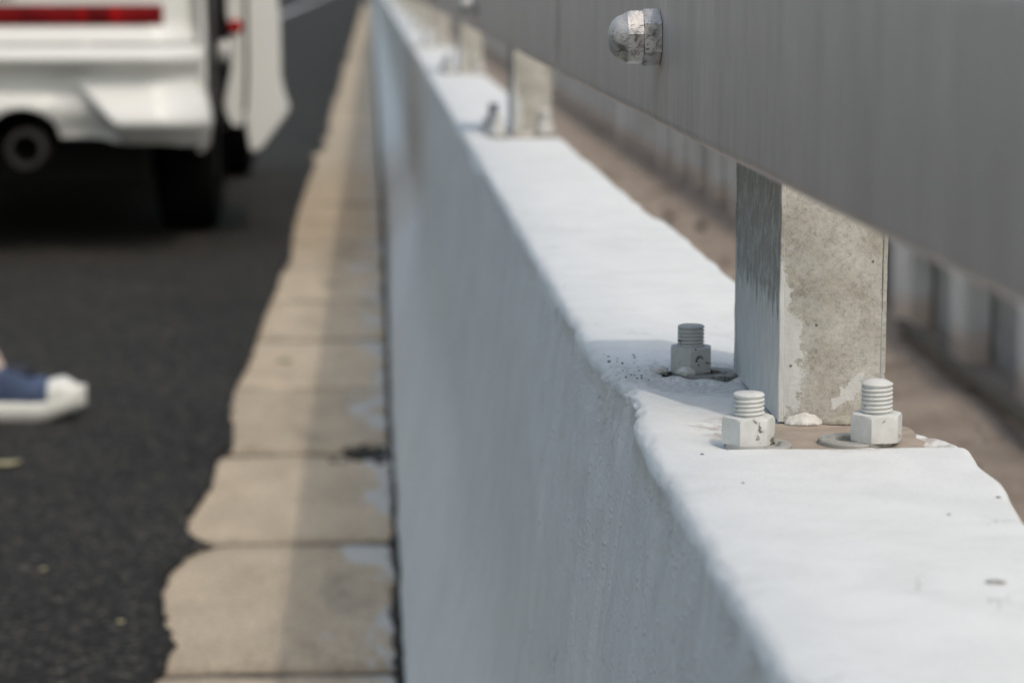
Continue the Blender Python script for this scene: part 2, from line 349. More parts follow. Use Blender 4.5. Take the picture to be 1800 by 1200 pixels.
M['trim'] = simple('grey_door_trim', (0.30, 0.30, 0.29), 0.7, 0, 0.1, 20)
M['under'] = simple('underbody', (0.008, 0.008, 0.008), 0.9, 0, 0.3, 10)
M['glass'] = simple('car_glass', (0.01, 0.012, 0.014), 0.08, 0, 0.1, 3, coat=0.5)
M['rim'] = simple('alloy_rim', (0.42, 0.42, 0.43), 0.35, 0.8, 0.05, 10)
M['chrome'] = simple('exhaust_steel', (0.055, 0.05, 0.047), 0.45, 0.6, 0.2, 30)
M['latch'] = simple('zinc_latch', (0.75, 0.75, 0.76), 0.35, 0.5, 0.05, 30)
M['plate'] = simple('number_plate', (0.5, 0.5, 0.48), 0.4, 0, 0.05, 10)
M['canvas'] = mat_canvas()
M['rubber'] = simple('white_rubber', (0.74, 0.735, 0.69), 0.5, 0, 0.05, 30)
M['skin'] = simple('skin', (0.56, 0.44, 0.38), 0.55, 0, 0.08, 25)
M['denim'] = simple('dark_trousers', (0.03, 0.035, 0.05), 0.9, 0, 0.2, 40)
M['shirt'] = simple('grey_shirt', (0.25, 0.25, 0.26), 0.9, 0, 0.1, 30)
M['hair'] = simple('black_hair', (0.012, 0.010, 0.009), 0.5, 0, 0.3, 60)
M['eye'] = simple('dark_eye', (0.02, 0.015, 0.012), 0.2, 0, 0.1, 30)
M['pipe'] = simple('rusty_pipe', (0.085, 0.075, 0.055), 0.8, 0.1, 0.4, 25, bmp=0.5)
M['leaf_y'] = simple('yellow_leaf', (0.52, 0.47, 0.27), 0.7, 0, 0.15, 60)
M['leaf_g'] = simple('green_leaf', (0.16, 0.24, 0.05), 0.6, 0, 0.2, 60)
M['leaf_r'] = simple('red_leaf', (0.30, 0.08, 0.05), 0.7, 0, 0.2, 60)
M['bluebit'] = simple('pale_blue_scrap', (0.30, 0.42, 0.62), 0.5, 0, 0.1, 60)
M['stone_dark'] = simple('dark_stone', (0.03, 0.028, 0.025), 0.9, 0, 0.3, 40, bmp=0.5)

# ------------------------------------------------------------------ mesh helpers
def link(name, me, mat, parent=None, smooth=False, loc=None):
    if mat is not None and not me.materials: me.materials.append(mat)
    if smooth:
        for p in me.polygons: p.use_smooth = True
    o = bpy.data.objects.new(name, me); C.objects.link(o)
    if parent is not None: o.parent = parent
    if loc is not None: o.location = loc
    return o
def from_bm(name, bm, mat, parent=None, smooth=False, loc=None):
    bmesh.ops.recalc_face_normals(bm, faces=bm.faces[:])
    me = bpy.data.meshes.new(name); bm.to_mesh(me); bm.free()
    return link(name, me, mat, parent, smooth, loc)
def from_py(name, v, f, mat, parent=None, smooth=False, loc=None):
    me = bpy.data.meshes.new(name); me.from_pydata(v, [], f); me.update()
    return link(name, me, mat, parent, smooth, loc)
def tag(o, label=None, cat=None, group=None, kind=None):
    if label: o['label'] = label
    if cat: o['category'] = cat
    if group: o['group'] = group
    if kind: o['kind'] = kind
    return o
def empty(name, loc, rz=0.0):
    o = bpy.data.objects.new(name, None); C.objects.link(o); o.location = loc; o.rotation_euler.z = rz
    o.empty_display_size = 0.1; return o
def copy_tree(o, parent=None):
    c = o.copy(); C.objects.link(c)
    if parent is not None: c.parent = parent
    for ch in [x for x in CH.get(o.name, [])]: copy_tree(ch, c)
    return c
CH = {}
def index_children():
    CH.clear()
    for o in bpy.data.objects:
        if o.parent: CH.setdefault(o.parent.name, []).append(o)
def box(bm, x0, x1, y0, y1, z0, z1, bev=0.0, seg=2):
    r = bmesh.ops.create_cube(bm, size=1.0)
    bmesh.ops.scale(bm, vec=(x1-x0, y1-y0, z1-z0), verts=r['verts'])
    bmesh.ops.translate(bm, vec=((x0+x1)/2, (y0+y1)/2, (z0+z1)/2), verts=r['verts'])
    if bev:
        es = list({e for v in r['verts'] for e in v.link_edges})
        bmesh.ops.bevel(bm, geom=es, offset=bev, segments=seg, affect='EDGES', profile=0.5)
def lathe(profile, n=32, axis='z', closed=False):
    v, f = [], []
    for (r, z) in profile:
        for k in range(n):
            a = 2*math.pi*k/n; c, s = r*math.cos(a), r*math.sin(a)
            v.append((c, s, z) if axis == 'z' else ((c, z, s) if axis == 'y' else (z, c, s)))
    for i in range(len(profile)-1):
        for k in range(n):
            k2 = (k+1) % n
            f.append((i*n+k, i*n+k2, (i+1)*n+k2, (i+1)*n+k))
    if closed:
        i = len(profile)-1
        for k in range(n):
            k2 = (k+1) % n
            f.append((i*n+k, i*n+k2, k2, k))
    else:
        f.append(tuple(range(n))[::-1]); f.append(tuple((len(profile)-1)*n+k for k in range(n)))
    return v, f
def loft(rings, close=True, caps=True):
    n = len(rings[0]); v = [p for r in rings for p in r]; f = []
    for i in range(len(rings)-1):
        for k in range(n if close else n-1):
            k2 = (k+1) % n
            f.append((i*n+k, i*n+k2, (i+1)*n+k2, (i+1)*n+k))
    if caps and close:
        f.append(tuple(range(n))[::-1]); f.append(tuple((len(rings)-1)*n+k for k in range(n)))
    return v, f
def fix_normals(o):
    bm = bmesh.new(); bm.from_mesh(o.data); bmesh.ops.recalc_face_normals(bm, faces=bm.faces[:]); bm.to_mesh(o.data); bm.free()
def shade_auto(o, ang=35):
    me = o.data
    for p in me.polygons: p.use_smooth = True
    bm = bmesh.new(); bm.from_mesh(me)
    for e in bm.edges:
        if len(e.link_faces) == 2 and e.calc_face_angle(0) > R(ang): e.smooth = False
    bm.to_mesh(me); bm.free()
def lump(bm, c, r, seed, squash=(1, 1, 1), sub=1):
    res = bmesh.ops.create_icosphere(bm, subdivisions=sub, radius=1.0)
    for v in res['verts']:
        n_ = noise.noise(v.co*1.7 + Vector((seed*3.1, seed*1.7, seed*0.7)))
        k = 1 + 0.45*n_
        v.co = Vector((c[0]+v.co.x*r*k*squash[0], c[1]+v.co.y*r*k*squash[1], c[2]+v.co.z*r*k*squash[2]))
def ss(a, b, x):
    t = max(0.0, min(1.0, (x-a)/(b-a))); return t*t*(3-2*t)

# ================================================================== SETTING
# ground far around
g = from_py('ground', [(-3000, -600, -0.06), (3000, -600, -0.06), (3000, 5000, -0.06), (-3000, 5000, -0.06)], [(0, 1, 2, 3)], M['ground'])
tag(g, kind='structure')

# asphalt carriageway with a ragged edge lapping over the gutter stones (edge traced on the ground plane)
edge_px = [(262, 1225), (276, 1200), (296, 1165), (305, 1140), (298, 1112), (288, 1085), (284, 1058), (290, 1030), (303, 1008), (322, 990), (345, 975), (372, 966),
           (352, 956), (338, 944), (331, 930), (336, 910), (352, 888), (368, 866), (376, 842), (382, 815), (392, 800), (410, 794), (412, 770), (409, 735),
           (411, 700), (416, 684), (428, 660), (442, 630), (452, 600), (458, 588), (464, 565), (476, 535), (488, 512), (491, 490), (503, 474), (512, 455), (515, 420), (519, 395), (527, 365), (537, 335), (548, 305), (556, 282)]
edge = [on_z(*p, 0.0) for p in edge_px]
edge = [(p.x, p.y) for p in edge]
fine = []
for (a, b) in zip(edge[:-1], edge[1:]):
    for k in range(10):
        t = k/10.0; y = a[1]+(b[1]-a[1])*t; x = a[0]+(b[0]-a[0])*t
        fine.append((x + 0.007*noise.noise(Vector((y*22, x*30, 3.3))) + 0.005*noise.noise(Vector((y*60, x*40, 8))) + 0.005*noise.noise(Vector((y*140, x*90, 5))), y))
fine.append(edge[-1])
first_y, last_y = fine[0][1], fine[-1][1]
pre = [(-0.30, -6.0), (-0.31, 0.0), (-0.30, 1.5), (-0.31, first_y-0.4)]
post_ = []
y = last_y + 0.15
while y < 400:
    post_.append((-0.285 + 0.045*noise.noise(Vector((y*1.3, 5, 0))) + 0.03*noise.noise(Vector((y*0.35, 9, 0))) + 0.02*noise.noise(Vector((y*5.1, 2, 0))), y)); y += 0.15 if y < 40 else 3.0
line_pts = pre + fine + post_
zr = 0.012
vs, fs = [], []
for (x, y) in line_pts:
    vs += [(-9.0, y, zr), (x-0.05, y, zr), (x-0.012, y, zr-0.001), (x, y, zr-0.009)]
for i in range(len(line_pts)-1):
    for k in range(3):
        fs.append((i*4+k, i*4+k+1, (i+1)*4+k+1, (i+1)*4+k))
road = from_py('road', vs, fs, M['asphalt']); tag(road, kind='structure')
fix_normals(road)
# lane line
lv = []; lf = []
yy = -4.0; k = 0
v = [(-2.30, -6, zr+0.004), (-2.15, -6, zr+0.004), (-2.15, 400, zr+0.004), (-2.30, 400, zr+0.004)]
tag(from_py('lane_line', v, [(0, 1, 2, 3)], M['line']), kind='structure')

# gutter of long stones
gutter = from_py('gutter', [(-0.62, -6, -0.006), (0.05, -6, -0.006), (0.05, 300, -0.006), (-0.62, 300, -0.006)], [(0, 1, 2, 3)], M['jointdirt'])
tag(gutter, kind='structure')
J0 = on_z(600, 952, 0.0).y; PITCH_S = 0.812
stone_meshes = []
for q in range(5):
    bm = bmesh.new(); box(bm, -0.60, 0.031, 0.017, PITCH_S-0.016, -0.06, 0.0, 0.010, 2)
    bmesh.ops.subdivide_edges(bm, edges=[e for e in bm.edges if e.calc_length() > 0.3], cuts=9, use_grid_fill=True)
    for vv in bm.verts:
        n_ = noise.noise(Vector((vv.co.x*9+q*7, vv.co.y*9, q)))
        vv.co.z += 0.0025*n_
        if vv.co.y < 0.03 or vv.co.y > PITCH_S-0.03:
            vv.co.y += 0.012*noise.noise(Vector((vv.co.x*14, q*5.5, vv.co.y*0.5))) + 0.007*noise.noise(Vector((vv.co.x*45, q*5.5, vv.co.y*0.5)))
        if vv.co.x > 0: vv.co.x += 0.012*noise.noise(Vector((vv.co.y*12, q*3.5, 1)))
    bmesh.ops.recalc_face_normals(bm, faces=bm.faces[:])
    me = bpy.data.meshes.new('paving_stone'); bm.to_mesh(me); bm.free(); me.materials.append(M['stone'])
    for p in me.polygons: p.use_smooth = True
    stone_meshes.append(me)
for i in range(-6, 110):
    o = bpy.data.objects.new('paving_stone', stone_meshes[(i*3+1) % 5]); C.objects.link(o); o.parent = gutter
    o.location = (random.uniform(-0.003, 0.003), J0 + i*PITCH_S, random.uniform(-0.002, 0.002))
    o.rotation_euler.z = random.uniform(-0.003, 0.003)
# grit and grime in the seam between gutter and barrier, and on one joint
bm = bmesh.new()
for k in range(620):
    y = 3.0 + 22*random.random()**1.8
    x = 0.034 + random.gauss(0, 0.004) - 0.006*noise.noise(Vector((y*3, 1, 1)))
    lump(bm, (x, y, -0.002+random.random()*0.004), random.uniform(0.003, 0.008), k, (0.8, 1.8, 0.5), 1)
for k in range(110):
    c = on_z(650+random.gauss(0, 24), 796+random.gauss(0, 7), 0.0)
    lump(bm, (min(c.x, 0.012), c.y, 0.001), random.uniform(0.003, 0.011), k, (1.3, 1, 0.5), 1)
seam = from_bm('grit', bm, M['grime']); tag(seam, 'black grit packed in the seam between gutter stones and white barrier', 'grit', kind='stuff')

# dirt strip on the far side
nx, ny = 26, 260
vs, fs = [], []
ys = [-6 + (0.07*j if j < 130 else 0) for j in range(130)]
ys = []; y = -4.0
while y < 260:
    ys.append(y); y += 0.06 if y < 14 else (0.25 if y < 40 else 4.0)
for y in ys:
    for i in range(nx):
        x = 0.30 + (6.2-0.30)*(i/(nx-1))**1.6
        z = 0.028*noise.noise(Vector((x*3, y*3, 0))) + 0.014*noise.noise(Vector((x*11, y*11, 4))) + 0.006*noise.noise(Vector((x*31, y*31, 7)))
        vs.append((x, y, z if x < 1.42 else 0.3*z-0.012))
for j in range(len(ys)-1):
    for i in range(nx-1):
        a = j*nx+i; fs.append((a, a+1, a+nx+1, a+nx))
dirt = from_py('dirt_ground', vs, fs, M['dirt'], smooth=True); tag(dirt, kind='structure')
bm = bmesh.new()
for k in range(700):
    x = random.uniform(0.5, 1.45); y = 2.0 + 14*random.random()
    z = 0.028*noise.noise(Vector((x*3, y*3, 0))) + 0.014*noise.noise(Vector((x*11, y*11, 4)))
    lump(bm, (x, y, z+0.002), random.uniform(0.005, 0.022), k, (1, 1, 0.6), 1)
tag(from_bm('gravel', bm, M['dirt']), 'brown clods and gravel on the bare dirt behind the barrier', 'gravel', kind='stuff')

# ================================================================== CONCRETE BARRIER
ZT = 0.66
P1 = 1.628                       # front face of the nearest post
def post_y(k): return P1 + 3.05*k
def top_h(x, y):
    h = 0.0025
    h += 0.0007*noise.noise(Vector((x*12, y*5, 2))) + 0.00022*noise.noise(Vector((x*50, y*45, 9)))
    k = round((y-P1-0.09)/3.05)
    py = post_y(max(k, 0))
    j = 0.004*noise.noise(Vector((x*38, k*3.0, 0))) + 0.002*noise.noise(Vector((x*120, k*3.0, 5)))
    front = ss(py-0.109+j, py-0.103+j, y); back = 1-ss(py+0.235, py+0.275, y)
    left = ss(0.180+2*j, 0.222+2*j, x); right = 1-ss(0.350, 0.357, x)
    rec = front*back*left*(0.72+0.28*right)
    h -= 0.0045*rec
    if rec > 0.3: h += 0.0013*noise.noise(Vector((x*70, y*70, 21)))*rec
    if abs(k) == 0:          # cavity round the rear left washer
        dx, dy = (x-BB.x-0.007)/0.028, (y-BB.y)/0.028
        r2 = dx*dx+dy*dy
        h -= 0.006*math.exp(-r2*r2)
        h += 0.005*math.exp(-((math.sqrt(r2)-1.45)/0.25)**2)*(0.5+noise.noise(Vector((x*60, y*60, 3))))
    return h
BF_L = on_z(1315, 782, ZT); BF_R = on_z(1540, 777, ZT); BB = on_z(1214, 655, ZT)
ys = []
y = -1.2
while y < 0.7: ys.append(y); y += 0.06
while y < 2.2: ys.append(y); y += 0.0035
step = 0.0045
while y < 200: ys.append(y); step = min(step*1.06, 1.5) if not (4.4 < y < 5.2) else 0.03; y += step
vs, fs = [], []; nprof = None
for y in ys:
    far = ss(5.5, 9.0, y); k0 = math.exp(-((y-1.73)/0.10)**2)
    xl = 0.166 + 0.0022*noise.noise(Vector((y*5, 0, 3))) + 0.0016*noise.noise(Vector((y*17, 4, 3)))
    xl += 0.012*k0
    if y < 6:
        chip = max(0.0, noise.noise(Vector((y*13, 70, 1)))-0.10)
        xl += 0.006*chip + 0.0005*noise.noise(Vector((y*48, 71, 1))) + (0.005*max(0.0, noise.noise(Vector((y*34, 72, 5))))*k0*2)
    xr = 0.350 + 0.006*noise.noise(Vector((y*5.5, 0, 31))) + 0.003*noise.noise(Vector((y*16, 0, 17))) + 0.014*ss(1.30, 1.42, y)*(1-ss(1.54, 1.62, y))
    if y > 3: xr -= 0.008
    r = 0.0115 + 0.002*noise.noise(Vector((y*7, 2, 2))) - 0.003*k0
    pts = []
    for i in range(46):                                     # road face, toe to top
        t = i/45.0; z = t*(ZT+0.0025-r)
        a = 0.040*ss(0.0, 0.5, t) + 0.088*t
        b = 0.105*(ss(0.03, 0.30, t)) + 0.012*ss(0.0, 1.0, t) + 0.014*math.sin(t*math.pi)
        sh = a*(1-far) + b*far; tot = 0.128*(1-far)+0.117*far
        x = xl - tot + sh
        x += 0.0045*noise.noise(Vector((z*5, y*2.3, 40))) + 0.0012*noise.noise(Vector((z*24, y*20, 44))) + 0.0016*ss(0.5, 1, t)*noise.noise(Vector((z*40, y*34, 48))) + (0.0011*ss(0.45, 0.8, t)*noise.noise(Vector((z*95, y*90, 52))) if y < 3 else 0.0)
        pts.append((x, z))
    for i in range(1, 9):
        a_ = math.pi/2*i/8
        x = xl + r*(1-math.cos(a_)); z = ZT-r+r*math.sin(a_)
        e_ = 0.0 if y > 6 else (0.0004*noise.noise(Vector((a_*2.5, y*60, 80))) + 0.0003*noise.noise(Vector((a_*4, y*150, 82))))*(1+2.2*k0) - 0.0025*max(0.0, noise.noise(Vector((a_*0.8, y*17, 90)))-0.22)
        e_ *= math.sin(2*a_)
        pts.append((x-e_*0.7, z+e_+top_h(max(x, xl+0.004), y)*1.0))
    x0 = xl + r; n = 62
    for i in range(1, n+1):
        x = x0 + (xr-0.008-x0)*i/n
        pts.append((x, ZT+top_h(x, y)))
    for i in range(1, 5):
        a_ = math.pi/2*i/4
        pts.append((xr-0.008+0.008*math.sin(a_), ZT-0.008+0.008*math.cos(a_)+top_h(xr-0.01, y)))
    for i in range(1, 8):
        t = i/7.0
        pts.append((xr+0.02*t+0.004*noise.noise(Vector((t*4, y*9, 60))), (ZT-0.008)*(1-t)-0.05*t))
    nprof = len(pts)
    vs += [(p[0], y, p[1]) for p in pts]
for j in range(len(ys)-1):
    for i in range(nprof-1):
        a = j*nprof+i; fs.append((a, a+1, a+nprof+1, a+nprof))
fs.append(tuple(range(nprof))); fs.append(tuple((len(ys)-1)*nprof+i for i in range(nprof)))
barrier = from_py('concrete_barrier', vs, fs, M['wash'], smooth=True); fix_normals(barrier)
tag(barrier, 'long white painted concrete road barrier with sloping face and flat top', 'barrier')
# broken crumbs of paint and grime around the rear bolt
bm = bmesh.new()
for k in range(420):
    a = random.uniform(0, 2*math.pi); rr = random.gauss(0.027, 0.003)
    x, y = BB.x+0.007+rr*math.cos(a), BB.y+rr*math.sin(a)
    if x > 0.262: continue
    lump(bm, (x, y, ZT+top_h(x, y)+0.0003), random.uniform(0.0006, 0.0021), k, (1.2, 1.2, 0.8), 1)
for k in range(26):
    x, y = random.uniform(0.176, 0.20), random.uniform(1.80, 1.92)
    lump(bm, (x, y, ZT+top_h(x, y)), random.uniform(0.0004, 0.0012), k+200, (1, 1, 1), 1)
cr = from_bm('paint_crumbs', bm, M['grime'], barrier); cr['kind'] = 'stuff'
bm = bmesh.new()
for k in range(18):
    a = random.uniform(2.2, 4.4); rr = random.uniform(0.026, 0.037)
    x, y = BB.x+0.006+rr*math.cos(a), BB.y+rr*math.sin(a)
    lump(bm, (x, y, ZT+top_h(x, y)), random.uniform(0.0008, 0.0024), k+300, (1.3, 1.2, 0.6), 1)
lump(bm, (BB.x-0.006, BB.y-0.021, ZT+0.004), 0.0060, 411, (1.3, 0.7, 0.62), 2)
lump(bm, (BB.x-0.024, BB.y-0.006, ZT+0.003), 0.006, 417, (1.2, 0.9, 0.6), 2)
cr = from_bm('mortar_lumps', bm, M['wash'], barrier, smooth=True); cr['kind'] = 'stuff'

# ================================================================== POSTS
def hexring(r, z, rot):
    return [(r*math.cos(rot+math.pi/3*k), r*math.sin(rot+math.pi/3*k), z) for k in range(6)]
def nut_mesh(name, af, h, rot, mat, parent, loc):
    """hexagon nut with chamfered corners: hexagon cut by a cone, built from 48-gon rings."""
    rings = []
    rc = af/math.sqrt(3)
    def hexr(a):
        a = (a-rot) % (math.pi/3) - math.pi/6
        return af/2/math.cos(a)
    n = 48
    for (z, lim) in ((0, rc*0.97), (h*0.06, rc*1.0), (h*0.5, rc*1.01), (h*0.86, rc*1.01), (h*0.93, rc*0.965), (h*0.975, rc*0.92), (h, af/2*0.96), (h, af*0.345), (h-0.0012, af*0.335)):
        ring = []
        for k in range(n):
            a = 2*math.pi*k/n + rot + math.pi/6
            q = min(hexr(a), lim)
            ring.append((q*math.cos(a), q*math.sin(a), z))
        rings.append(ring)
    v, f = loft(rings)
    o = from_py(name, v, f, mat, parent, loc=loc); fix_normals(o); shade_auto(o, 28)
    return o
def thread_mesh(name, r, h, mat, parent, loc, dome=0.0, tilt=0.0):
    pr = [(r*0.90, -0.012)]
    z = 0.0; p = 0.0027
    while z < h-0.0022:
        pr += [(r*0.84, z), (r*0.85, z+0.0003), (r*0.975, z+p*0.30), (r, z+p*0.5), (r*0.975, z+p*0.70), (r*0.85, z+p*0.95)]; z += p
    pr += [(r*0.95, h-0.0018), (r*0.97, h-0.0008), (r*0.88, h)]
    if dome: pr += [(r*0.6, h+dome*0.7), (r*0.2, h+dome)]
    v, f = lathe(pr, 36)
    # sag each ring a little along a helix
    v = [(x, y, z_+0.0009*math.atan2(y, x)/math.pi if 0 < z_ < h-0.002 else z_) for x, y, z_ in v]
    o = from_py(name, v, f, mat, parent, loc=loc); fix_normals(o); shade_auto(o, 50)
    o.rotation_euler = (tilt, tilt*0.6, 0)
    return o
def bolt(parent, loc, th, nut_h, rot, mnut, mthr, washer_off=(0, 0), washer_r=0.0225, dome=0.0, tilt=0.0, af=0.0295, mw='washer'):
    t = thread_mesh('anchor_bolt', 0.0100, nut_h+0.004+th, mthr, parent, (loc[0], loc[1], loc[2]), dome, tilt)
    nut_mesh('nut', af, nut_h, rot, mnut, t, (0, 0, 0.0035))
    v, f = lathe([(0.010, 0.0), (washer_r, 0.0), (washer_r+0.0003, 0.0008), (washer_r+0.0002, 0.0026), (washer_r-0.0006, 0.0034), (0.011, 0.0034)], 40, closed=True)
    wsh = from_py('washer', v, f, M[mw], t, loc=(washer_off[0], washer_off[1], 0.0)); fix_normals(wsh); shade_auto(wsh, 40)
    wsh.rotation_euler = (tilt*0.5, 0.02, 0)
    return t
PW, PD = 0.0685, 0.203           # post width across, depth along
PXC = 0.2665 + PW/2
def rounded_rect(w_, d_, r, n=6):
    pts = []
    for (cx, cy, a0) in ((w_/2-r, d_/2-r, 0), (-w_/2+r, d_/2-r, 90), (-w_/2+r, -d_/2+r, 180), (w_/2-r, -d_/2+r, 270)):
        for k in range(n+1):
            a = R(a0+90*k/n); pts.append((cx+r*math.cos(a), cy+r*math.sin(a)))
    return pts
def make_post():
    root = empty('guard_post', (PXC, P1+PD/2, ZT))
    rr = rounded_rect(PW, PD, 0.0028)
    zs = [0.0, 0.004]+[0.02*k for k in range(1, 15)]+[0.292, 0.293]
    rings = []
    for z in zs:
        rings.append([(x+0.0004*noise.noise(Vector((x*60, y*60, z*40))), y+0.0005*noise.noise(Vector((x*60, y*60, z*40+9))), z) for x, y in rr])
    v, f = loft(rings); o = from_py('post_tube', v, f, M['post'], root); fix_normals(o); shade_auto(o, 40)
    # welded flange edges proud of the tube, seen as thin ridges
    for sx, sy in ((-1, -1), (1, -1), (-1, 1)):
        bm = bmesh.new()
        x = sx*(PW/2-0.0004); yv = sy*(PD/2-0.0006)
        box(bm, x-0.0016, x+0.0016, yv-0.0014, yv+0.0014, 0.0, 0.2925, 0.0006, 1)
        bmesh.ops.subdivide_edges(bm, edges=[e for e in bm.edges if e.calc_length() > 0.1], cuts=30)
        for vv in bm.verts:
            vv.co.x += 0.0006*noise.noise(Vector((sx*5, vv.co.z*55, sy))); vv.co.y += 0.0005*noise.noise(Vector((sx*5, vv.co.z*70, sy+4)))
        from_bm('corner_seam', bm, M['post'], root)
    return root
posts = []
p0 = make_post()
# ---- nearest post: plate, welds, bolts seen close
W2L = Vector((PXC, P1+PD/2, ZT))
PLX, PLW, PLY, PLD = -0.006, 0.054, -0.148, 0.052
def plate(root, seed):
    n = 64; v = []; 
    for (zz, k) in ((-0.008, 1.0), (-0.0026, 1.0), (-0.0012, 0.97)):
        for i in range(n):
            a = 2*math.pi*i/n; cx, sy_ = math.cos(a), math.sin(a)
            e = 8.0; q = (abs(cx)**e+abs(sy_)**e)**(-1/e)
            jj = 1+0.12*noise.noise(Vector((cx*4, sy_*4, seed)))
            v.append((PLX+PLW*cx*q*k*jj, PLY+PLD*sy_*q*k*jj, zz))
    f = []
    for i in range(2):
        for k in range(n):
            k2 = (k+1) % n; f.append((i*n+k, i*n+k2, (i+1)*n+k2, (i+1)*n+k))
    f.append(tuple(2*n+k for k in range(n)))
    o = from_py('base_plate', v, f, M['rust'], root); fix_normals(o); return o
plate(p0, 1.0)
def weld(root, x0, x1, yv, mat, seed, hgt=0.0065, dep=0.010):
    rings = []; n = 26
    for i in range(n+1):
        t = i/n; x = x0+(x1-x0)*t; e = max(0.05, math.sin(math.pi*t))**0.45
        ring = []
        for k in range(13):
            a = math.pi*k/12; q = 1+0.22*noise.noise(Vector((x*260, a*2.2, seed)))+0.12*noise.noise(Vector((x*700, a*5, seed)))
            ring.append((x, yv-dep*e*q*math.cos(a), -0.001+hgt*e*q*math.sin(a)))
        rings.append(ring)
    v, f = loft(rings); o = from_py('weld_bead', v, f, mat, root, smooth=True); fix_normals(o); return o
weld(p0, -0.031, -0.006, -PD/2-0.001, M['weld'], 5)
weld(p0, -0.008, 0.034, -PD/2-0.001, M['weldbare'], 15, 0.005, 0.009)
def loc(p): return (p.x-W2L.x, p.y-W2L.y, -0.0018)
bolt(p0, loc(BF_L), 0.0140, 0.0172, R(4.4), M['bolt_chip'], M['bolt_white'], (0.006, 0.0), 0.021)
bolt(p0, loc(BF_R), 0.0188, 0.0174, R(8.6), M['bolt_white'], M['bolt_white'], (-0.0145, 0.004), 0.0215, dome=0.0022)
bolt(p0, loc(BB), 0.0148, 0.0186, R(22.7), M['bolt_grey'], M['bolt_grey'], (0.0115, -0.006), 0.0255, mw='washer_dark')
bolt(p0, (BF_R.x-W2L.x, BB.y-W2L.y, 0.0004), 0.019, 0.0175, R(25), M['bolt_white'], M['bolt_white'])
tag(p0, 'nearest grey steel post with threaded bolts at its foot on white barrier top', 'post', 'steel posts along the barrier top')
posts.append(p0)
p1 = make_post(); p1.location = (PXC-0.004, post_y(1)+PD/2, ZT)
plate(p1, 4.0); weld(p1, -0.03, 0.03, -PD/2-0.001, M['weld'], 9)
bolt(p1, (-0.067, -0.13, 0.0004), 0.019, 0.0175, R(17), M['bolt_white'], M['bolt_white'])
bolt(p1, (0.022, -0.105, 0.0004), 0.024, 0.0185, R(2), M['bolt_white'], M['bolt_white'], dome=0.002)
bolt(p1, (-0.066, 0.10, 0.0004), 0.026, 0.019, R(10), M['bolt_grey'], M['bolt_grey'], tilt=R(7))
bolt(p1, (0.022, 0.14, 0.0004), 0.019, 0.0175, R(25), M['bolt_white'], M['bolt_white'])
tag(p1, 'second grey steel post along the barrier from the camera', 'post', 'steel posts along the barrier top')
bpy.context.view_layer.update(); index_children()
ORD = ['third', 'fourth', 'fifth', 'sixth', 'seventh', 'eighth', 'ninth', 'tenth', 'eleventh', 'twelfth']
for k in range(2, 12):
    c = copy_tree(p1); c.location = (PXC-0.003+random.uniform(-0.003, 0.003), post_y(k)+PD/2, ZT); c.rotation_euler.z = random.uniform(-0.02, 0.02)
    tag(c, '%s steel post along the white barrier, counted from the camera' % ORD[k-2], 'post', 'steel posts along the barrier top')
    posts.append(c)

# ================================================================== RAIL
RX0, RX1, RZ0, RZ1 = 0.200, 0.240, 0.846, 0.950
def rail_segment(y0, y1, label):
    pr = []
    r = 0.009
    for (cx, cz, a0) in ((RX1-r, RZ1-r, 0), (RX0+r, RZ1-r, 90), (RX0+r, RZ0+r, 180), (RX1-r, RZ0+r, 270)):
        for k in range(7):
            a = R(a0+90*k/6); pr.append((cx+r*math.cos(a), cz+r*math.sin(a)))
    n = max(2, int((y1-y0)/0.02)) if y0 < 3 else max(2, int((y1-y0)/0.5))
    rings = []
    for i in range(n+1):
        y = y0+(y1-y0)*i/n
        rings.append([(x+0.0005*noise.noise(Vector((x*9, y*4, z*6))), y-(y0+y1)/2, z-RZ0+0.0006*noise.noise(Vector((y*3, 3, x*5)))) for x, z in pr])
    v, f = loft(rings)
    root = empty('guard_rail', (0, (y0+y1)/2, RZ0))
    o = from_py('rail_beam', v, f, M['rail'], root); fix_normals(o); shade_auto(o, 40)
    bm = bmesh.new(); box(bm, RX0+0.004, RX1-0.004, (y1-y0)/2-0.06, (y1-y0)/2+0.06, 0.004, RZ1-RZ0-0.004, 0.004, 1); from_bm('joint_sleeve', bm, M['black'], root)
    tag(root, label, 'guard rail', 'steel rail lengths bolted to the posts')
    return root, (y0+y1)/2
def cap_nut(root, yc, y, z, rot, big=False):
    """domed cap nut over a thin lock nut, axis pointing at the road (-x)"""
    n = 48
    def hexlim(af, a, rot_):
        b = (a-rot_) % (math.pi/3) - math.pi/6
        return af/2/math.cos(b)
    def build(name, rows, af, rot_, parent, off):
        rings = []
        for (d, lim) in rows:
            ring = []
            for k in range(n):
                a = 2*math.pi*k/n + rot_ + math.pi/6
                q = min(hexlim(af, a, rot_), lim)
                ring.append((-d, q*math.cos(a), q*math.sin(a)))
            rings.append(ring)
        v, f = loft(rings); o = from_py(name, v, f, M['cap'], parent, loc=off); fix_normals(o); shade_auto(o, 26); return o
    rc = 0.034/math.sqrt(3)
    bm = bmesh.new(); box(bm, RX1-0.0005, 0.2655, y-yc-0.03, y-yc+0.03, 0.02, 0.085, 0.002, 1); from_bm('spacer_block', bm, M['rail'], root)
    lock = build('lock_nut', [(0, rc*1.0), (0.0108, rc*1.0), (0.0118, rc*0.97), (0.0118, 0.008)], 0.034, rot, root, (RX0-0.0005, y-yc, z-RZ0))
    rows = [(0.0, rc*0.97), (0.0006, rc*1.02), (0.0088, rc*1.02), (0.0108, rc*0.94), (0.0128, 0.0162)]
    for k in range(1, 9):
        a = math.pi/2*k/8; rows.append((0.0130+0.0105*math.sin(a), max(0.0006, 0.0154*math.cos(a)**0.9)))
    build('cap_nut', rows, 0.0345, rot+R(22), lock, (-0.0122, 0, 0))
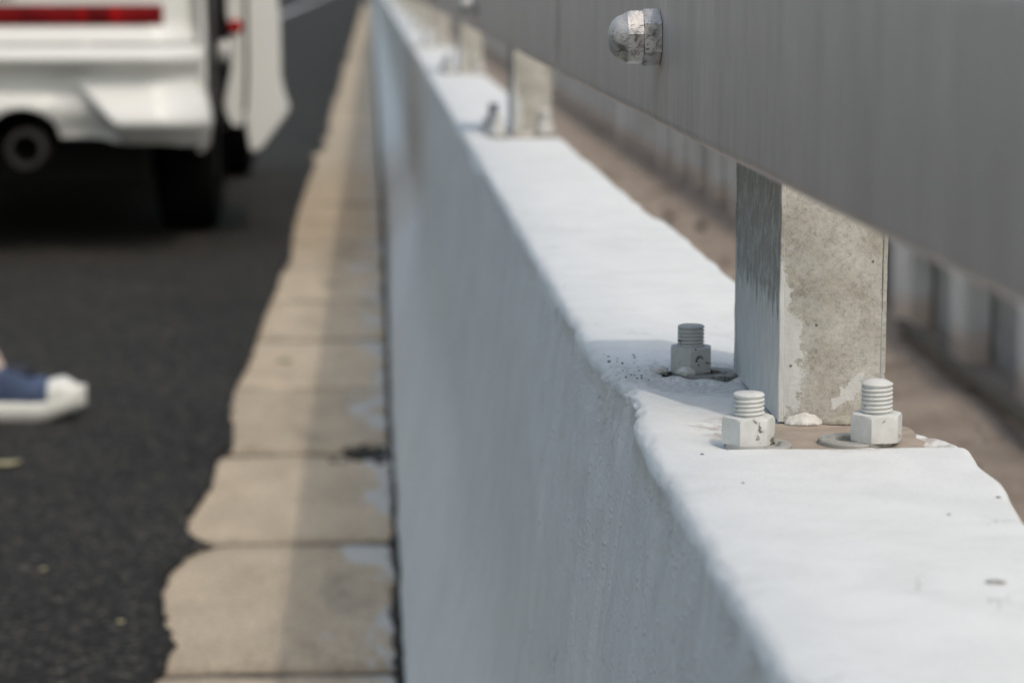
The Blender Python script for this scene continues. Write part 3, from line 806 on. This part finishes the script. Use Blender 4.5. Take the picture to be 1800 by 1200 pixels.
JY = on_x(983, 60, RX0).y
segs = [(-3.6, JY)] + [(JY+0.036+6.1*k, JY+6.1*(k+1)) for k in range(6)]
seg_lab = ['nearest length of grey steel guard rail with large domed nut', 'guard rail length beyond the first joint, over second and third posts', 'third guard rail length from the camera, far and blurred', 'fourth guard rail length from the camera, far and blurred',
           'fifth guard rail length from the camera, far and blurred', 'sixth guard rail length from the camera, far and blurred', 'farthest guard rail length along the barrier']
NZ = on_x(1160, 66, RX0)
for (a, b), lab in zip(segs, seg_lab):
    root, yc = rail_segment(a, b, lab)
    for k in range(12):
        py = NZ.y if k == 0 else post_y(k)+PD/2
        if a < py < b: cap_nut(root, yc, py, NZ.z-(0.012 if k else 0), R(30) if k == 0 else R(8+25*k))

# ================================================================== WALL BEHIND THE DIRT STRIP
WX = on_z(1690, 630, 0.0).x
wall = empty('ribbed_wall', (WX, 10, 0))
tag(wall, 'low concrete wall with pale upright ribs behind the bare dirt strip', 'wall')
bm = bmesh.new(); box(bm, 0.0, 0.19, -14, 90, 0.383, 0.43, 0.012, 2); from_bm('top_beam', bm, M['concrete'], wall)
bm = bmesh.new(); box(bm, 0.085, 0.17, -14, 90, -0.05, 0.38, 0.004, 1); from_bm('wall_panel', bm, M['concrete_dark'], wall)
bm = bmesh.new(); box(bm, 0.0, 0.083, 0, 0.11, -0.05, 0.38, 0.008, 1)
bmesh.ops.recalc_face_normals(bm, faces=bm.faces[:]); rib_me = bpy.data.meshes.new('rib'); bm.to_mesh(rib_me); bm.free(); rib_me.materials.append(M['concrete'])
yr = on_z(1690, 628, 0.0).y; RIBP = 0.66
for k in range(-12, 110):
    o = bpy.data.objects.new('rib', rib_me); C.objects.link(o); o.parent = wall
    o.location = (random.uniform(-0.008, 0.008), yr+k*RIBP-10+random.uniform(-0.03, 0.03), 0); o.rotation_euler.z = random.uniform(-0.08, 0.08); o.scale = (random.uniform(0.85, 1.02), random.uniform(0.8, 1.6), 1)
opp = from_py('opposite_road', [(WX+0.42, -10, 0.014), (WX+9, -10, 0.014), (WX+9, 300, 0.014), (WX+0.42, 300, 0.014)], [(0, 1, 2, 3)], M['asphalt']); tag(opp, kind='structure')
# rusty pipe on the dirt
pa, pb = on_z(1588, 570, 0.03), on_z(1835, 768, 0.03)
rings = []
for i in range(15):
    t = i/14; c = pb.lerp(pa, t)
    rings.append([(c.x+0.016*math.cos(a)+0.004*math.sin(t*5), c.y, 0.03+0.016*math.sin(a)+0.003*math.sin(t*9)) for a in [2*math.pi*q/14 for q in range(14)]])
v, f = loft(rings)
o = from_py('pipe', v, f, M['pipe'], smooth=True); fix_normals(o)
tag(o, 'thin dark rusty pipe lying on the dirt in front of the ribbed wall', 'pipe')
for (px, py, r, lab) in ((1176, 381, 0.018, 'small dark stone on the dirt touching the barrier edge'), (1232, 398, 0.02, 'small dark stone on the dirt nearer the steel post')):
    c = on_z(px, py, 0.015); bm = bmesh.new(); lump(bm, (0, 0, 0), r, px, (1, 1.3, 0.8), 2)
    o = from_bm('dark_stone', bm, M['stone_dark'], None, True, (c.x, c.y, 0.015)); tag(o, lab, 'stone', 'dark stones on the dirt strip')

# ================================================================== CAR (white van with its side door slid open)
CAR_Y = on_z(300, 458, 0.0).y
PXM = on_y(362, 200, CAR_Y).x
CAR_X = PXM - 0.90
car = empty('white_van', (CAR_X, CAR_Y, zr))
tag(car, 'white van stopped on the road with its side door slid open', 'van')
HW = 0.885
def plan(u):            # rounding of the rear corners in plan
    t = abs(u)/HW
    return 0.03*t*t + 0.30*max(0.0, t-0.80)**2/0.04*0.55
def rear_y(u, z):
    au = abs(u)
    y = 0.075
    # tailgate above the bumper
    if z >= 0.71:
        y = 0.10 + 0.02*ss(0.71, 0.80, z)
        if z > 1.02: y += 0.36*((z-1.02)/0.70)**1.5
        if z < 0.775: y -= 0.022*(1-ss(0.715, 0.775, z))
        return y + plan(u)
    # bumper: upper bulge, downward facing recess, lower lip
    up = 0.055 - 0.055*ss(0.655, 0.71, 0.71-(z-0.655)) if z > 0.655 else 0.0
    yb = 0.0 + 0.055*ss(0.67, 0.715, z)
    rec = ss(0.585, 0.60, z)*0 
    d = 0.0
    corner = ss(-0.012, 0.012, au - (0.447 + (0.60-z)*0.75))
    # shared recess
    prof_c = 0.0
    if z < 0.665: prof_c = 0.060*ss(0.665, 0.60, z) if False else 0.060*(1-ss(0.595, 0.665, z))
    # corner pod comes back out below z 0.60, then tucks under
    pod = prof_c - 0.075*(1-ss(0.445, 0.600, z)) if z < 0.60 else prof_c
    if z < 0.45: pod += 0.10*(1-ss(0.36, 0.455, z))
    # centre valance: stays recessed, small ledge at 0.52-0.555, tuck below
    cen = prof_c + 0.02*(1-ss(0.50, 0.60, z))
    if z < 0.56: cen -= 0.05*(1-ss(0.505, 0.56, z))*(1-ss(0.30, 0.47, au)*0.8)
    if z < 0.50: cen += 0.04*(1-ss(0.40, 0.50, z))
    return yb + pod*corner + cen*(1-corner) + plan(u)
def bottom_z(u):
    au = abs(u)
    b = 0.375 + 0.022*(1-ss(0.50, 0.62, au)) - 0.012*ss(0.72, 0.86, au)
    q = (au-0.275)/0.125
    if abs(q) < 1: b = max(b, 0.375 + 0.125*math.sqrt(1-q*q))
    return b
def grid_rear(name, zlo, zhi, nz_, mat, thick=0.03):
    nu = 121; v = []; f = []
    for j in range(nz_+1):
        for i in range(nu):
            u = -HW + 2*HW*i/(nu-1)
            lo = zlo(u) if callable(zlo) else zlo
            z = lo + (zhi-lo)*j/nz_
            hw = 1 - 0.018*ss(0.75, 0.45, z) if False else 1.0
            wid = 1.0 + 0.028*(1-ss(0.44, 0.60, z))*ss(0.36, 0.44, z) - 0.02*ss(0.9, 1.7, z) - 0.02*ss(1.0, 1.7, z)
            v.append((u*wid, rear_y(u, z), z))
    for j in range(nz_):
        for i in range(nu-1):
            a = j*nu+i; f.append((a, a+1, a+nu+1, a+nu))
    o = from_py(name, v, f, mat, car, smooth=True)
    s = o.modifiers.new('thick', 'SOLIDIFY'); s.thickness = thick; s.offset = -1
    return o
grid_rear('bumper', bottom_z, 0.708, 60, M['car'])
tg = grid_rear('tailgate', 0.712, 1.10, 30, M['car'])
grid_rear('rear_window', 1.104, 1.60, 20, M['glass'], 0.02)
grid_rear('tailgate_top', 1.604, 1.72, 6, M['car'], 0.02)
# light bar
def strip(name, u0, u1, z0, z1, mat, parent, proud=0.012):
    n = 24; v = []; f = []
    for j in range(7):
        z = z0+(z1-z0)*j/6; e = min(1.0, 6*min(j/6.0, 1-j/6.0)+0.0)
        for i in range(n+1):
            u = u0+(u1-u0)*i/n
            v.append((u, rear_y(u, z)-0.001-proud*(0.35+0.65*min(1, e)), z))
    for j in range(6):
        for i in range(n):
            a = j*(n+1)+i; f.append((a, a+1, a+n+2, a+n+1))
    o = from_py(name, v, f, mat, parent, smooth=True)
    s = o.modifiers.new('thick', 'SOLIDIFY'); s.thickness = 0.010; s.offset = -1
    return o
def px_u(px): return (on_y(px, 30, CAR_Y+0.1).x-CAR_X)
LZ0, LZ1 = on_y(100, 45, CAR_Y+0.10).z-zr, on_y(100, 9, CAR_Y+0.10).z-zr
uend = px_u(285)
lamp = strip('tail_light', -uend, uend, LZ0, LZ1, M['red_dark'], car)
for (a, b, mt) in ((-14, 34, 'red'), (36, 76, 'red_dark'), (78, 130, 'red'), (138, 150, 'red_bright'), (152, 176, 'red_dark'), (192, 210, 'red_bright'), (213, 262, 'red')):
    ua, ub = px_u(a), px_u(b)
    strip('lens', ua, ub, LZ0+0.004, LZ1-0.005, M[mt], lamp, 0.016)
    if ua > 0.02: strip('lens', -ub, -ua, LZ0+0.004, LZ1-0.005, M[mt], lamp, 0.016)
# chrome-free parking sensor dots and number plate
for u in (px_u(150), -px_u(150)):
    z = on_y(150, 80, CAR_Y).z-zr
    v, f = lathe([(0.011, 0.0), (0.012, 0.002), (0.011, 0.006), (0.006, 0.008)], 20, 'y')
    o = from_py('parking_sensor', v, f, M['car'], car, loc=(u, rear_y(u, z)-0.006, z)); fix_normals(o)
bm = bmesh.new(); box(bm, -0.26, 0.26, 0.105, 0.112, 0.86+0.02, 0.99, 0.003, 1); from_bm('number_plate', bm, M['plate'], car)
# exhaust
EX = on_y(46, 262, CAR_Y+0.06); ux, uz = EX.x-CAR_X, EX.z-zr
v, f = lathe([(0.048, 0.0), (0.066, 0.0), (0.069, 0.006), (0.069, 0.20), (0.046, 0.205), (0.046, 0.02)], 40, 'y', closed=True)
o = from_py('exhaust_pipe', v, f, M['chrome'], car, loc=(ux, 0.045, uz)); fix_normals(o); shade_auto(o, 40)
v, f = lathe([(0.0455, 0.0), (0.0455, 0.004)], 32, 'y'); from_py('exhaust_baffle', v, f, M['under'], o, loc=(0, 0.15, 0))
# body shell, lofted along its length
LEN = 4.55
def arch(y):
    b = 0.34
    for wy in (WY_R, WY_F):
        q = (y-wy)/0.36
        if abs(q) < 1: b = max(b, 0.28+0.42*math.sqrt(1-q*q))
    return b
WY_R, WY_F = 1.0, 3.62
ny_ = 110; rows = []
def roof_z(y):
    if y < 0.5: return 1.02+0.70*((y-0.12)/0.36)**0.667 if y > 0.12 else 1.02
    if y < 3.0: return 1.74+0.02*math.sin((y-0.5)/2.5*math.pi)
    if y < 3.9: return 1.74-0.72*ss(2.7, 4.1, y)
    return 1.02-0.30*ss(3.75, 4.6, y)
v, f = [], []; prof_n = 0; ystat = []
for j in range(ny_+1):
    y = 0.20 + (LEN-0.20)*j/ny_; ystat.append(y)
    zb = arch(y); zt = max(0.72, roof_z(y)); nose = 1-0.22*ss(3.9, 4.55, y)**1.5
    half = []
    belt = min(1.02, zt-0.04)
    for i in range(9):
        z = zb+(belt-zb)*i/8; half.append((HW*nose*(0.985+0.02*math.sin((z-0.3)/0.8*math.pi)), z))
    for i in range(1, 7):
        t = i/6; half.append((HW*nose*(0.985-0.16*t*t*min(1, (zt-belt)/0.6)), belt+(zt-0.05-belt)*t))
    half.append((HW*nose*0.74, zt-0.012)); half.append((HW*nose*0.4, zt)); half.append((0.0, zt+0.004))
    full = half + [(-a, b) for a, b in half[-2::-1]]
    prof_n = len(full); v += [(a, y, b) for a, b in full]
for j in range(ny_):
    ym = (ystat[j]+ystat[j+1])/2
    for i in range(prof_n-1):
        zc = sum(v[q][2] for q in (j*prof_n+i, j*prof_n+i+1))/2; xc_ = v[j*prof_n+i][0]
        if xc_ > 0.55 and 1.62 < ym < 2.52 and zc < 1.62: continue       # open doorway
        f.append((j*prof_n+i, j*prof_n+i+1, (j+1)*prof_n+i+1, (j+1)*prof_n+i))
f.append(tuple(ny_*prof_n+i for i in range(prof_n)))
body = from_py('body', v, f, M['car'], car, smooth=True); fix_normals(body)
s = body.modifiers.new('thick', 'SOLIDIFY'); s.thickness = 0.02; s.offset = -1
# glazing
for sgn in (1, -1):
    for (y0, y1) in ((0.72, 1.50), (1.66, 2.46), (2.62, 3.30)):
        if sgn == 1 and y0 == 1.66: continue
        vv = []
        for (yy_, z, k) in ((y0, 1.09, 0), (y1, 1.09, 0), (y1-(0.34 if y1 > 3 else 0.03), 1.55, 1), (y0+0.03, 1.55, 1)):
            t = (z-1.02)/(1.69-1.02)
            for off in (0.0, -0.006):
                vv.append((sgn*(HW*(0.985-0.16*t*t)+0.004+off), yy_, z))
        ff = [(0, 2, 4, 6), (1, 7, 5, 3), (0, 1, 3, 2), (2, 3, 5, 4), (4, 5, 7, 6), (6, 7, 1, 0)]
        o = from_py('side_window', vv, ff, M['glass'], car); fix_normals(o)
def wind(y): return max(0.72, roof_z(y))
vv, ff = [], []
for j in range(9):
    y = 3.12+0.62*j/8
    for i in range(9):
        x = -0.62+1.24*i/8; vv.append((x*(1-0.03*j/8)*0.95, y, wind(y)+0.010-0.02*(x/0.62)**2))
for j in range(8):
    for i in range(8):
        a = j*9+i; ff.append((a, a+1, a+10, a+9))
from_py('windscreen', vv, ff, M['glass'], car, smooth=True)
for sgn in (1, -1):
    bm = bmesh.new(); lump(bm, (sgn*0.58, 4.46, 0.74), 0.12, 3, (1.2, 0.45, 0.6), 2); from_bm('headlight', bm, M['glass'], car, True)
    bm = bmesh.new(); box(bm, sgn*1.02-0.10, sgn*1.02+0.10, 3.18, 3.30, 1.05, 1.21, 0.03, 2); from_bm('mirror', bm, M['car'], car, True)
# underbody and dark cabin floor
bm = bmesh.new(); box(bm, -0.66, 0.66, 0.48, 4.3, 0.20, 0.36, 0.02, 1); from_bm('underbody', bm, M['under'], car)
bm = bmesh.new(); box(bm, -0.84, 0.84, 1.3, 3.0, 0.361, 0.42, 0.005, 1); from_bm('cabin_floor', bm, M['black'], car)
bm = bmesh.new(); box(bm, -0.7, 0.7, 1.45, 1.95, 0.43, 0.85, 0.06, 2); box(bm, -0.7, 0.7, 1.32, 1.5, 0.70, 1.35, 0.06, 2); from_bm('rear_seat', bm, M['black'], car)
# wheels
def wheel(sgn, wy):
    v, f = lathe([(0.20, -0.10), (0.27, -0.115), (0.318, -0.10), (0.330, -0.06), (0.330, 0.06), (0.318, 0.10), (0.27, 0.115), (0.20, 0.10)], 48, 'x', closed=True)
    t = from_py('tyre', v, f, M['tyre'], wheel_root[0], loc=(sgn*0.775, wy, 0.329)); fix_normals(t); shade_auto(t, 40)
    v, f = lathe([(0.03, 0.07*sgn), (0.06, 0.075*sgn), (0.07, 0.05*sgn), (0.17, 0.045*sgn), (0.19, 0.09*sgn), (0.205, 0.095*sgn), (0.205, 0.0), (0.03, 0.0)], 40, 'x', closed=True)
    r_ = from_py('rim', v, f, M['rim'], t); fix_normals(r_); shade_auto(r_, 40)
wheel_root = [car]
for sgn in (1, -1):
    for wy in (WY_R, WY_F): wheel(sgn, wy)
for sgn in (1, -1):
    for wy in (WY_R, WY_F):
        bm = bmesh.new(); box(bm, sgn*0.64-0.02, sgn*0.64+0.02, wy-0.38, wy+0.38, 0.361, 0.72, 0.01, 1); from_bm('arch_liner', bm, M['under'], car)
# black panel added on the rear quarter to darken the gap beside the door
bm = bmesh.new(); box(bm, 0.87, 0.902, 0.235, 1.55, 0.44, 1.06, 0.004, 1)
for q in range(2): pass
shade_panel = from_bm('gap_shade_panel', bm, M['black'], car)
# ---- sliding door, slid back and standing off the side
DY = 0.62                                            # its rear edge, from the bumper
def dpt(px, py): 
    p = on_y(px, py, CAR_Y+DY); return (p.x-CAR_X, p.z-zr)
outer = [(433, -60), (484, -60), (489, 0), (493, 50), (494, 100), (494, 132), (500, 160), (510, 188), (506, 200), (492, 220), (474, 243), (463, 258), (450, 267), (440, 268), (436, 245), (431, 215), (432, 160), (433, 100), (433, 40)]
ring0 = [dpt(*p) for p in outer]
zt_d = 1.60
xi = ring0[0][0]; xo = ring0[1][0]
ring0 = [(xi-0.09, zt_d), (xi-0.045, zt_d)] + [(xo-0.03, 1.10)] + ring0[1:] + [(xi, 1.10)]
cxr = sum(p[0] for p in ring0)/len(ring0); 
rings = []
for (dy, k) in ((0.0, 0.94), (0.008, 0.985), (0.02, 1.0), (0.5, 1.0), (1.02, 1.0), (1.04, 0.97)):
    rings.append([(cxr+(p[0]-cxr)*k-0.05*dy, DY+dy, 0.8+(p[1]-0.8)*(1-(1-k)*0.3)) for p in ring0])
v, f = loft(rings); door = from_py('sliding_door', v, f, M['car'], car); fix_normals(door); shade_auto(door, 40)
inner = [(398, -60), (432, -60), (432, 0), (432, 60), (431, 120), (430, 170), (431, 200), (424, 222), (409, 220), (399, 205), (393, 185), (397, 160), (404, 130), (408, 100), (405, 60), (397, 20)]
ring1 = [dpt(*p) for p in inner]
rings = []
for (dy, k) in ((0.004, 0.9), (0.016, 1.0), (0.5, 1.0), (1.0, 1.0)):
    c1 = sum(p[0] for p in ring1)/len(ring1)
    rings.append([(c1+(p[0]-c1)*k, DY+dy, p[1]) for p in ring1])
v, f = loft(rings); o = from_py('door_trim', v, f, M['car'], door); fix_normals(o); shade_auto(o, 40)
def sweep(name, pts, r, mat, parent, yo=-0.004):
    rings = []
    for (x, z) in pts:
        rings.append([(x+r*math.cos(a), DY+yo+r*math.sin(a), z) for a in [2*math.pi*q/10 for q in range(10)]])
    v, f = loft(rings); o = from_py(name, v, f, mat, parent, smooth=True); fix_normals(o); return o
sweep('door_seal', [dpt(432, -55), dpt(432, 0), dpt(433, 60), dpt(434, 120), dpt(433, 165), dpt(431, 195)], 0.008, M['black'], door, 0.004)
c = dpt(414, 47)
v, f = lathe([(0.026, 0.012), (0.026, 0.0), (0.020, -0.008), (0.004, -0.011)], 24, 'y'); o = from_py('door_reflector', v, f, M['red_bright'], door, loc=(c[0], DY, c[1])); fix_normals(o)
c = dpt(393, 92); bm = bmesh.new(); lump(bm, (c[0], DY+0.03, c[1]), 0.036, 5, (0.9, 0.5, 1.3), 2); from_bm('door_roller', bm, M['latch'], door, True)
bm = bmesh.new(); pA, pB = dpt(366, 110), dpt(392, 215)
box(bm, pA[0]-0.004, dpt(402, 0)[0], DY+0.05, DY+0.12, pB[1], dpt(0, 110)[1], 0.01, 1)
box(bm, pA[0]-0.004, dpt(396, 0)[0], DY+0.06, DY+0.12, dpt(0, 120)[1], 1.05, 0.01, 1)
from_bm('door_arm', bm, M['black'], door)

# ================================================================== PERSON (only one shoe reaches into the picture)
toe = on_z(150, 736, zr)
SY = toe.y
FX = toe.x                                  # tip of the toe
def skin_mesh(name, verts, edges, mat, parent=None, sub=2, root=0):
    me = bpy.data.meshes.new(name); me.from_pydata([p[:3] for p in verts], edges, []); me.update()
    o = link(name, me, mat, parent)
    mod = o.modifiers.new('skin', 'SKIN')
    if not me.skin_vertices: 
        bpy.context.view_layer.objects.active = o
    for i, p in enumerate(verts):
        sv = me.skin_vertices[0].data[i]; r = p[3]
        sv.radius = r if hasattr(r, '__len__') else (r, r); sv.use_root = (i == root)
    mod.use_smooth_shade = True
    s_ = o.modifiers.new('sub', 'SUBSURF'); s_.levels = sub; s_.render_levels = sub
    return o
ax = FX - 0.176                              # ankle of the leading foot
hipx, hipy = FX - 0.62, SY + 0.10
G = zr
bv = [(hipx, hipy, G+0.93, (0.15, 0.11)),                          # 0 pelvis
      (hipx, hipy, G+1.10, (0.135, 0.10)), (hipx+0.01, hipy, G+1.28, (0.16, 0.11)), (hipx+0.02, hipy, G+1.42, (0.12, 0.09)),   # 1-3 spine
      (hipx+0.03, hipy, G+1.50, 0.056), (hipx+0.05, hipy, G+1.58, 0.075), (hipx+0.055, hipy, G+1.665, 0.088), (hipx+0.05, hipy, G+1.73, 0.055),     # 4-7 neck, head
      (hipx+0.03, hipy-0.10, G+0.86, 0.085), (ax-0.20, SY+0.03, G+0.47, 0.056), (ax-0.118, SY+0.03, G+0.28, 0.044), (ax-0.026, SY+0.03, G+0.10, 0.033), (ax+0.01, SY+0.03, G+0.06, 0.026), (ax+0.10, SY+0.03, G+0.042, 0.018),   # 8-13 leading leg and foot
      (hipx-0.02, hipy+0.10, G+0.86, 0.085), (hipx-0.10, hipy+0.11, G+0.49, 0.058), (hipx-0.27, hipy+0.11, G+0.28, 0.048), (hipx-0.36, hipy+0.11, G+0.13, 0.034), (hipx-0.30, hipy+0.11, G+0.06, 0.032), (hipx-0.22, hipy+0.11, G+0.035, 0.026),   # 14-19 trailing leg
      (hipx+0.01, hipy-0.19, G+1.39, 0.055), (hipx-0.06, hipy-0.23, G+1.12, 0.042), (hipx+0.05, hipy-0.22, G+0.90, 0.030), (hipx+0.08, hipy-0.22, G+0.83, (0.022, 0.036)),   # 20-23 arm
      (hipx+0.01, hipy+0.19, G+1.39, 0.055), (hipx+0.03, hipy+0.23, G+1.11, 0.042), (hipx+0.17, hipy+0.22, G+0.93, 0.030), (hipx+0.22, hipy+0.22, G+0.87, (0.022, 0.036))]
be = [(0, 1), (1, 2), (2, 3), (3, 4), (4, 5), (5, 6), (6, 7), (0, 8), (8, 9), (9, 10), (10, 11), (11, 12), (12, 13), (0, 14), (14, 15), (15, 16), (16, 17), (17, 18), (18, 19),
      (3, 20), (20, 21), (21, 22), (22, 23), (3, 24), (24, 25), (25, 26), (26, 27)]
for (wi, dirx, hand_y) in ((23, 0.4, -1), (27, 0.6, 1)):                  # five fingers on each hand
    hx, hy, hz, _ = bv[wi]
    for q in range(4):
        b0 = len(bv); offy = (q-1.5)*0.019; ln = (0.034, 0.040, 0.037, 0.029)[q]
        bv.append((hx+0.012, hy+offy, hz-0.045, 0.009)); bv.append((hx+0.016, hy+offy, hz-0.045-ln, 0.0085)); bv.append((hx+0.008, hy+offy, hz-0.045-2*ln*0.9, 0.0075))
        be += [(wi, b0), (b0, b0+1), (b0+1, b0+2)]
    b0 = len(bv); bv.append((hx+0.035, hy-hand_y*0.034, hz-0.015, 0.011)); bv.append((hx+0.048, hy-hand_y*0.042, hz-0.048, 0.009)); be += [(wi, b0), (b0, b0+1)]
person = skin_mesh('person', bv, be, M['skin'])
tag(person, 'person in blue canvas shoe with white toe cap stepping in from the left', 'person')
# clothing
def sub_skin(name, ids, grow, mat, tweak=None):
    mp = {j: i for i, j in enumerate(ids)}
    vv = []
    for j in ids:
        x, y, z, r = bv[j]; r = r if hasattr(r, '__len__') else (r, r)
        vv.append((x, y, z, (r[0]+grow, r[1]+grow)))
    ee = [(mp[a], mp[b]) for a, b in be if a in mp and b in mp]
    if tweak: vv = tweak(vv)
    return skin_mesh(name, vv, ee, mat, person)
sub_skin('trousers', [0, 8, 9, 10, 14, 15, 16], 0.018, M['denim'])
sub_skin('shirt', [0, 1, 2, 3, 20, 21, 24, 25], 0.024, M['shirt'])
hx, hy, hz = bv[6][:3]
bm = bmesh.new(); lump(bm, (hx-0.018, hy, hz+0.028), 0.105, 2, (1.0, 0.88, 0.95), 3); from_bm('hair', bm, M['hair'], person, True)
for s_ in (-1, 1):
    bm = bmesh.new(); lump(bm, (hx+0.084, hy+s_*0.032, hz-0.03), 0.011, 1, (0.7, 1.2, 0.7), 2); from_bm('eye', bm, M['eye'], person, True)
    bm = bmesh.new(); lump(bm, (hx-0.005, hy+s_*0.088, hz-0.04), 0.028, 4, (0.8, 0.35, 1.2), 2); from_bm('ear', bm, M['skin'], person, True)
bm = bmesh.new(); lump(bm, (hx+0.094, hy, hz-0.055), 0.018, 6, (0.9, 0.7, 1.3), 2); from_bm('nose', bm, M['skin'], person, True)
bm = bmesh.new(); lump(bm, (hx+0.080, hy, hz-0.092), 0.02, 6, (0.5, 1.2, 0.3), 2); from_bm('mouth', bm, M['red'], person, True)
def shoe(tipx, cy, z0, rot=0.0, lift=0.0):
    """low canvas shoe pointing +x: rubber sole and foxing, rubber toe cap, canvas upper"""
    Ls = 0.285
    def hw(t):                               # half width along the length, t=0 heel, 1 toe
        w_ = 0.034+0.014*math.sin(min(1, t*1.25)*math.pi*0.62)
        if t > 0.80: w_ *= math.sqrt(max(0.0, 1-((t-0.80)/0.20)**2))*0.9+0.10*(1-((t-0.8)/0.2))
        if t < 0.10: w_ *= math.sqrt(max(0.0, 1-((0.10-t)/0.10)**2))*0.7+0.3
        return max(w_, 0.002)
    def spring(t): return 0.024*ss(0.62, 1.0, t)**1.2
    root = None
    def ringset(t0, t1, n, zlo, zhi, grow, topflat):
        rings = []
        for i in range(n+1):
            t = t0+(t1-t0)*i/n; x = tipx-Ls*(1-t); w_ = hw(t)+grow; ring = []
            lo, hi = zlo(t)+spring(t), zhi(t)+spring(t)*0.75
            for k in range(20):
                a = 2*math.pi*k/20; cx_, sz = math.cos(a), math.sin(a)
                e = 0.45 if topflat else 0.75
                px_ = math.copysign(abs(cx_)**e, cx_)*w_; pz = math.copysign(abs(sz)**(e if sz < 0 else (e if topflat else 0.9)), sz)
                ring.append((x, cy+px_, z0+(lo+hi)/2+pz*(hi-lo)/2))
            rings.append(ring)
        return loft(rings)
    v, f = ringset(0.0, 1.0, 40, lambda t: 0.0, lambda t: 0.042+0.010*ss(0.7, 0.9, t), 0.003, True)
    sole = from_py('shoe', v, f, M['rubber'], person, smooth=True); fix_normals(sole); sole['label'] = 'blue canvas shoe with white rubber sole and toe cap'
    v, f = ringset(0.725, 0.985, 22, lambda t: 0.012, lambda t: 0.080-0.034*ss(0.80, 1.0, t)-0.016*ss(0.94, 1.0, t), 0.0005, False)
    o = from_py('toe_cap', v, f, M['rubber'], sole, smooth=True); fix_normals(o)
    v, f = ringset(0.02, 0.75, 30, lambda t: 0.015, lambda t: 0.115 - 0.033*ss(0.30, 0.75, t) + 0.004*math.sin(t*40)*ss(0.35, 0.5, t), -0.002, False)
    o = from_py('canvas_upper', v, f, M['canvas'], sole, smooth=True); fix_normals(o)
    v, f = ringset(0.10, 0.95, 30, lambda t: -0.0005, lambda t: 0.004, 0.0036, True)
    o = from_py('outsole', v, f, M['trim'], sole, smooth=True); fix_normals(o)
    bm = bmesh.new(); lump(bm, (tipx-0.15, cy, z0+0.098), 0.030, 8, (1.3, 0.7, 0.55), 3); from_bm('tongue', bm, M['denim'], sole, True)
    for q in range(5):
        t = 0.40+0.062*q; x = tipx-Ls*(1-t); zz = z0+0.115-0.033*ss(0.30, 0.75, t)-0.001
        rings = []
        for i in range(9):
            a = -0.9+1.8*i/8; rings.append([(x+0.004*math.cos(b)+0.01*a, cy+0.028*math.sin(a)*1.1, zz-0.016*(1-math.cos(a))*1.4+0.003*math.sin(b)) for b in [2*math.pi*r_/8 for r_ in range(8)]])
        v, f = loft(rings); o = from_py('lace', v, f, M['canvas'], sole, smooth=True); fix_normals(o)
    return sole
shoe(FX, SY+0.03, G)
shoe(bv[19][0]+0.10, bv[19][1], G)

# ================================================================== LITTER
def leaf(px, py, zg, ln, wd, rot, mat, name, label, cat='leaf', curl=0.25):
    c = on_z(px, py, zg); v = []; f = []; n = 8
    for i in range(n+1):
        t = i/n; w_ = wd*math.sin(math.pi*min(0.98, max(0.03, t))**0.85)
        for k in (-1, 0, 1):
            v.append(((t-0.5)*ln, k*w_/2, 0.0015+curl*ln*(t-0.5)**2+abs(k)*curl*wd*0.35))
    for i in range(n):
        for k in range(2):
            a = i*3+k; f.append((a, a+1, a+4, a+3))
    o = from_py(name, v, f, mat, None, True, (c.x, c.y, zg)); o.rotation_euler.z = rot
    s_ = o.modifiers.new('thick', 'SOLIDIFY'); s_.thickness = 0.0008
    tag(o, label, cat, 'scraps and leaves fallen on road and gutter'); return o
leaf(12, 818, zr, 0.055, 0.040, 0.2, M['leaf_y'], 'dry_leaf', 'pale yellow dry leaf on the asphalt below the shoe')
leaf(76, 1002, zr, 0.014, 0.011, 0.8, M['leaf_y'], 'dry_leaf', 'tiny yellow leaf scrap alone on the asphalt at lower left')
leaf(212, 1095, zr, 0.015, 0.012, 2.1, M['leaf_y'], 'dry_leaf', 'tiny yellow leaf scrap on asphalt near the ragged gutter edge')
leaf(502, 636, 0.001, 0.040, 0.030, 0.3, M['leaf_g'], 'green_leaf', 'green leaf lying on a sunlit gutter stone')
leaf(432, 790, 0.001, 0.018, 0.012, 0.1, M['leaf_g'], 'green_leaf', 'small green leaf in a gutter joint beside a reddish scrap')
leaf(447, 789, 0.001, 0.018, 0.012, 0.4, M['leaf_r'], 'red_leaf', 'small reddish leaf in a gutter joint beside a green one')
leaf(672, 806, 0.001, 0.014, 0.011, 0.4, M['bluebit'], 'paper_scrap', 'tiny pale blue scrap in black grit by the barrier foot', 'scrap')
# small things on the barrier top
for (px, py, s_) in ((1668, 902, 0.0011), (1755, 872, 0.0014), (1750, 1022, 0.0035), (1234, 797, 0.0012), (1306, 848, 0.0009)):
    c = on_z(px, py, ZT+0.003); bm = bmesh.new(); lump(bm, (0, 0, 0), s_, px, (1.6 if s_ > 0.003 else 1, 1, 0.5), 2)
    o = from_bm('grit_speck', bm, M['grime'] if s_ < 0.003 else M['washer'], barrier, True, (c.x, c.y, ZT+top_h(c.x, c.y)))
